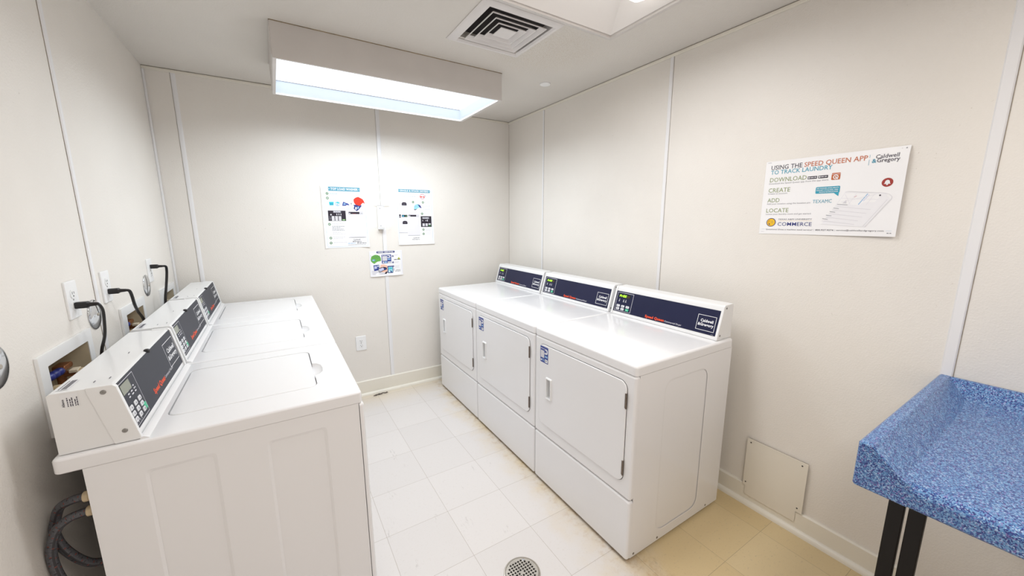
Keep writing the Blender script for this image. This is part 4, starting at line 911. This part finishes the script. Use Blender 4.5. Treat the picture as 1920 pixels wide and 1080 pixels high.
ar.text('TEXAS A&M UNIVERSITY', .0765, .0640, .2070, .0062, 'i_dark', 1); ar.rect(.0765, .0598, .2080, .0603, 'i_yellow'); ar.text('COMMERCE', .0762, .0378, .2084, .0168, 'i_navy', 1, bold=.002)
ar.text('Questions? Does a machine need service?', .0290, .0182, .2135, .0062, 'i_dark', 1); ar.rect(.2183, .0170, .2189, .0255, 'i_grey'); ar.text('800.927.9274', .2245, .0182, .2870, .0064, 'i_dark', 1, bold=.01); ar.rect(.2915, .0170, .2921, .0255, 'i_grey'); ar.text('service@caldwellandgregory.com', .2970, .0188, .4440, .0062, 'i_dark', 1)
ar.rect(.010, .0215, .024, .0221, 'i_lt'); ar.rect(.4495, .0215, .4660, .0221, 'i_lt'); ar.scribble(.010, .010, .022, .002, 'i_pale'); ar.scribble(.453, .0115, .466, .003, 'i_grey'); ar.rect(.008, .3225, .022, .3238, 'i_grey'); ar.ell(.468, .3205, .0022, 'i_grey'); ar.ell(.456, .3210, .0014, 'i_pale')
ar.ell(.4315, .2020, .0162, 'i_dred', 1, n=28); ar.ell(.4315, .2020, .0138, 'i_rust', 1.2, n=28); ar.ell(.4315, .2020, .0138, 'i_dred', 1.5)
ar.poly([(.4215, .1965), (.4240, .1990), (.4250, .2060), (.4275, .2095), (.4305, .2110), (.4325, .2110), (.4355, .2095), (.4380, .2060), (.4390, .1990), (.4415, .1965)], 'white', 2); ar.ell(.4315, .1945, .0028, 'white', 2)
ph = [(.2440, .0480), (.2830, .1275), (.3080, .1735), (.3160, .1765), (.4300, .1630), (.4430, .1580), (.4510, .1490), (.4505, .1400), (.4440, .1290), (.3860, .0350)]
ar.poly([(.2400, .0460), (.2440, .0480), (.3080, .1735), (.4300, .1630), (.4470, .1400), (.3860, .0350)], 'phone_grey', 1)
for a, b in zip(ph[2:], ph[3:]): ar.line(a, b, .0011, 'i_pale', 2)
ar.line((.3800, .0380), (.4395, .1390), .0010, 'i_pale', 2)
ar.poly([(.2890, .1285), (.3100, .1700), (.4220, .1590), (.3950, .1165)], 'paper', 2)
for (a, b) in (((.300, .135), (.405, .160)), ((.310, .165), (.330, .125)), ((.345, .166), (.325, .124)), ((.400, .161), (.380, .120)), ((.300, .150), (.412, .140))): ar.line(a, b, .0014, 'i_mist', 3)
ar.line((.3800, .1635), (.3560, .1230), .0030, 'i_lt', 3); ar.line((.385, .160), (.370, .136), .0016, 'i_lav', 3); ar.poly([(.305, .130), (.316, .143), (.318, .129)], 'i_pale', 3); ar.line((.340, .152), (.347, .158), .0012, 'i_pink', 3)
ar.ell(.4168, .1555, .0030, 'i_dark', 3)
for k in range(5):
    u0 = .2880-.0110*k; v0 = .1265-.0143*k; ar.line((u0-.001, v0-.0085), (u0+.108, v0-.024), .0011, 'i_pale', 3); ar.line((u0, v0), (u0+(.034 if k == 0 else .019), v0-.0035), .0018, 'i_grey', 3)
tag(mb.build('poster', wn=False), 'large landscape poster headed USING THE SPEED QUEEN APP, right wall', 'poster')

# ------------------------------------------------------------------ brochure holder on the back wall
t = thing('brochure_holder', 'empty white brochure holder bracket between the two tall posters', 'brochure holder', (.742, YB, 1.50))
yb = YB-.0045
mb = MB(); mb.box((.7215, yb-.003, 1.402), (.768, yb, 1.590), 'plast', .0012); bp_ = mb.build('back_plate', t)
for z in (1.568, 1.428): MB().lathe((.7445, yb-.003, z), 'y', [(.0042, 0), (.004, -.0015), (.001, -.002)], 'i_grey', 10).build('screw', bp_)
mb = MB(); mb.tube([(.698, yb-.006, 1.597), (.72, yb-.006, 1.5925), (.768, yb-.006, 1.5925), (.820, yb-.006, 1.598)], .0016, 'acrylic', 6, 4); mb.build('upper_wire', t)
mb = MB(); mb.tube([(.692, yb-.010, 1.416), (.70, yb-.022, 1.413), (.722, yb-.028, 1.412), (.768, yb-.028, 1.413), (.800, yb-.022, 1.418), (.826, yb-.008, 1.417)], .0016, 'acrylic', 6, 4); mb.box((.7215, yb-.028, 1.400), (.768, yb-.003, 1.404), 'acrylic', .001); mb.box((.7235, yb-.0285, 1.4035), (.766, yb-.0265, 1.412), 'acrylic'); mb.build('lower_shelf', t)

# ------------------------------------------------------------------ access panel, right wall
t = thing('access_panel', 'square cream access panel screwed low on the right wall over the baseboard', 'access panel', (XR, .735, .21))
y0, y1, z0, z1 = .6015, .8650, .0525, .3650
xp = XR-.012
out = [(y0, .1085), (y0+.0245, .1085), (y0+.0245, z0), (y1-.012, z0), (y1-.012, .103), (y1, .103), (y1, z1), (y0, z1)]
mb = MB(); mb.prism(out, 'x', xp-.003, XR-.0115 if False else xp-.0002, 'panel_paint'); mb.build('cover', t)
mb = MB(); mb.box((XR-.0118, y0+.004, .112), (XR-.0003, y1-.004, z1-.004), 'seam'); mb.build('frame', t)
for a, b in ((y0+.022, z1-.018), (y1-.018, z1-.018), (y0+.020, .128), (y1-.013, .122)): MB().lathe((xp-.003, a, b), 'x', [(.0035, 0), (.0035, -.0008), (.002, -.0014)], 'slot', 10).build('screw', t)

# ------------------------------------------------------------------ folding table
t = thing('folding_table', 'blue speckled folding table with raised edges and black post legs, right wall', 'table', (1.55, -.45, 0))
ye, yn, xa, xw = .2735, -1.15, 1.193, XR-.002; zb, zr, zf = .80, .922, .862
def bl_(a, b, r, n, a0, a1): return [(a+r*math.cos(math.radians(a0+(a1-a0)*k/n)), b+r*math.sin(math.radians(a0+(a1-a0)*k/n))) for k in range(n+1)]
# cross-section across the depth (x,z): front nosing, floor, cove up to the back ledge
sec = [(xw, zb), (xa+.008, zb)]+[(xa+.002, zb+.006)]+bl_(xa+.022, zf-.024, .022, 5, 180, 92)+[(1.30, zf), (1.735, zf)]+[(1.80, zf+.0015), (1.86, zf+.006), (1.90, zf+.012), (1.925, zf+.024), (1.945, zf+.043), (1.953, zf+.054), (1.960, zr-.001), (1.966, zr), (xw-.004, zr), (xw, zr-.004)]
mb = MB(); mb.prism(sec, 'y', yn, ye-.03, 'speckle')
# raised end wall: slopes down to the tray floor
e = [(ye-.004, zb), (ye, zb+.005), (ye, zr-.005), (ye-.005, zr), (ye-.026, zr), (ye-.0285, zr-.002), (ye-.084, zf+.003), (ye-.088, zf+.0008), (ye-.10, zf-.002), (ye-.10, zb)]
L = []
for xx, ins, dz in ((xa, .006, .006), (xa+.002, .002, .002), (xa+.006, 0, 0), (xw, 0, 0)):
    L.append([(xx, p[0]-(ins if p[0] > ye-.02 else 0), p[1]-(dz if p[1] > zf+.01 else 0)+(dz if p[1] < zb+.01 else 0)) for p in e])
mb.loft(L, 'speckle', True, True)
mb.build('tray_top', t)
for a, b in ((.2275, .2640), (.1830, .2195)):
    mb = MB(); mb.box((1.548, a, .012), (1.572, b, zb), 'black_m', .004, 3); mb.build('leg', t)
    mb = MB(); mb.box((1.548, a-1.2, .012), (1.572, b-1.2, zb), 'black_m', .004, 3); mb.build('leg', t)
for yy in (.2235, -.9765):
    mb = MB(); mb.box((1.30, yy-.05, 0), (1.90, yy+.05, .012), 'black_m', .004); mb.build('foot', t)

# ------------------------------------------------------------------ floor drain
t = thing('floor_drain', 'round metal floor drain with a square-holed grate in the tiles', 'floor drain', (.751, 1.130, 0))
cx, cy = .751, 1.130
mb = MB(); mb.lathe((cx, cy, 0), 'z', [(.078, .0005), (.077, .003), (.0715, .0042), (.0705, .003), (.0705, .0006)], 'steel', 48, False, False); lab(mb.build('rim', t), 'dull metal rim')
mb = MB(); mb.add([(cx+p[0], cy+p[1], .0008) for p in circ(0, 0, .071, 40)], [list(range(40))], 'grate_hole'); mb.build('drain_well', t)
holes = []; hs = .0128; an = 0
for i in range(-6, 7):
    for j in range(-6, 7):
        u, v = i*hs, j*hs
        if math.hypot(u, v) < .059 and math.hypot(u, v) > .009:
            q_ = [(u+a*.0041, v+b*.0041) for a, b in ((-1, -1), (1, -1), (1, 1), (-1, 1))]
            holes.append([(cx+a*math.cos(an)-b*math.sin(an), cy+a*math.sin(an)+b*math.cos(an)) for a, b in q_])
mb = MB(); mb.plate(circ(cx, cy, .0695, 48), holes, 'z', .0012, .0042, 'steel'); gr = mb.build('grate', t)
for a in (.9, .9+PI): MB().lathe((cx+.061*math.cos(a), cy+.061*math.sin(a), .0042), 'z', [(.005, 0), (.0045, .001), (.002, .0014)], 'chrome', 12).build('screw', gr)

# ------------------------------------------------------------------ a scrap of lint by the back baseboard
mb = MB(); pts = [(.585, 3.165, .004), (.61, 3.172, .006), (.635, 3.168, .004), (.66, 3.178, .007), (.685, 3.172, .005), (.70, 3.185, .004)]
mb.tube(pts, .0035, 'lint', 6, 6); mb.tube([(.60, 3.16, .004), (.63, 3.175, .008), (.655, 3.165, .004)], .003, 'lint', 6, 6); mb.tube([(.67, 3.18, .005), (.69, 3.163, .008), (.705, 3.175, .004)], .002, 'lint', 6, 6)
tag(mb.build('lint_scrap'), 'dark wisp of lint on the floor by the back baseboard', 'lint')
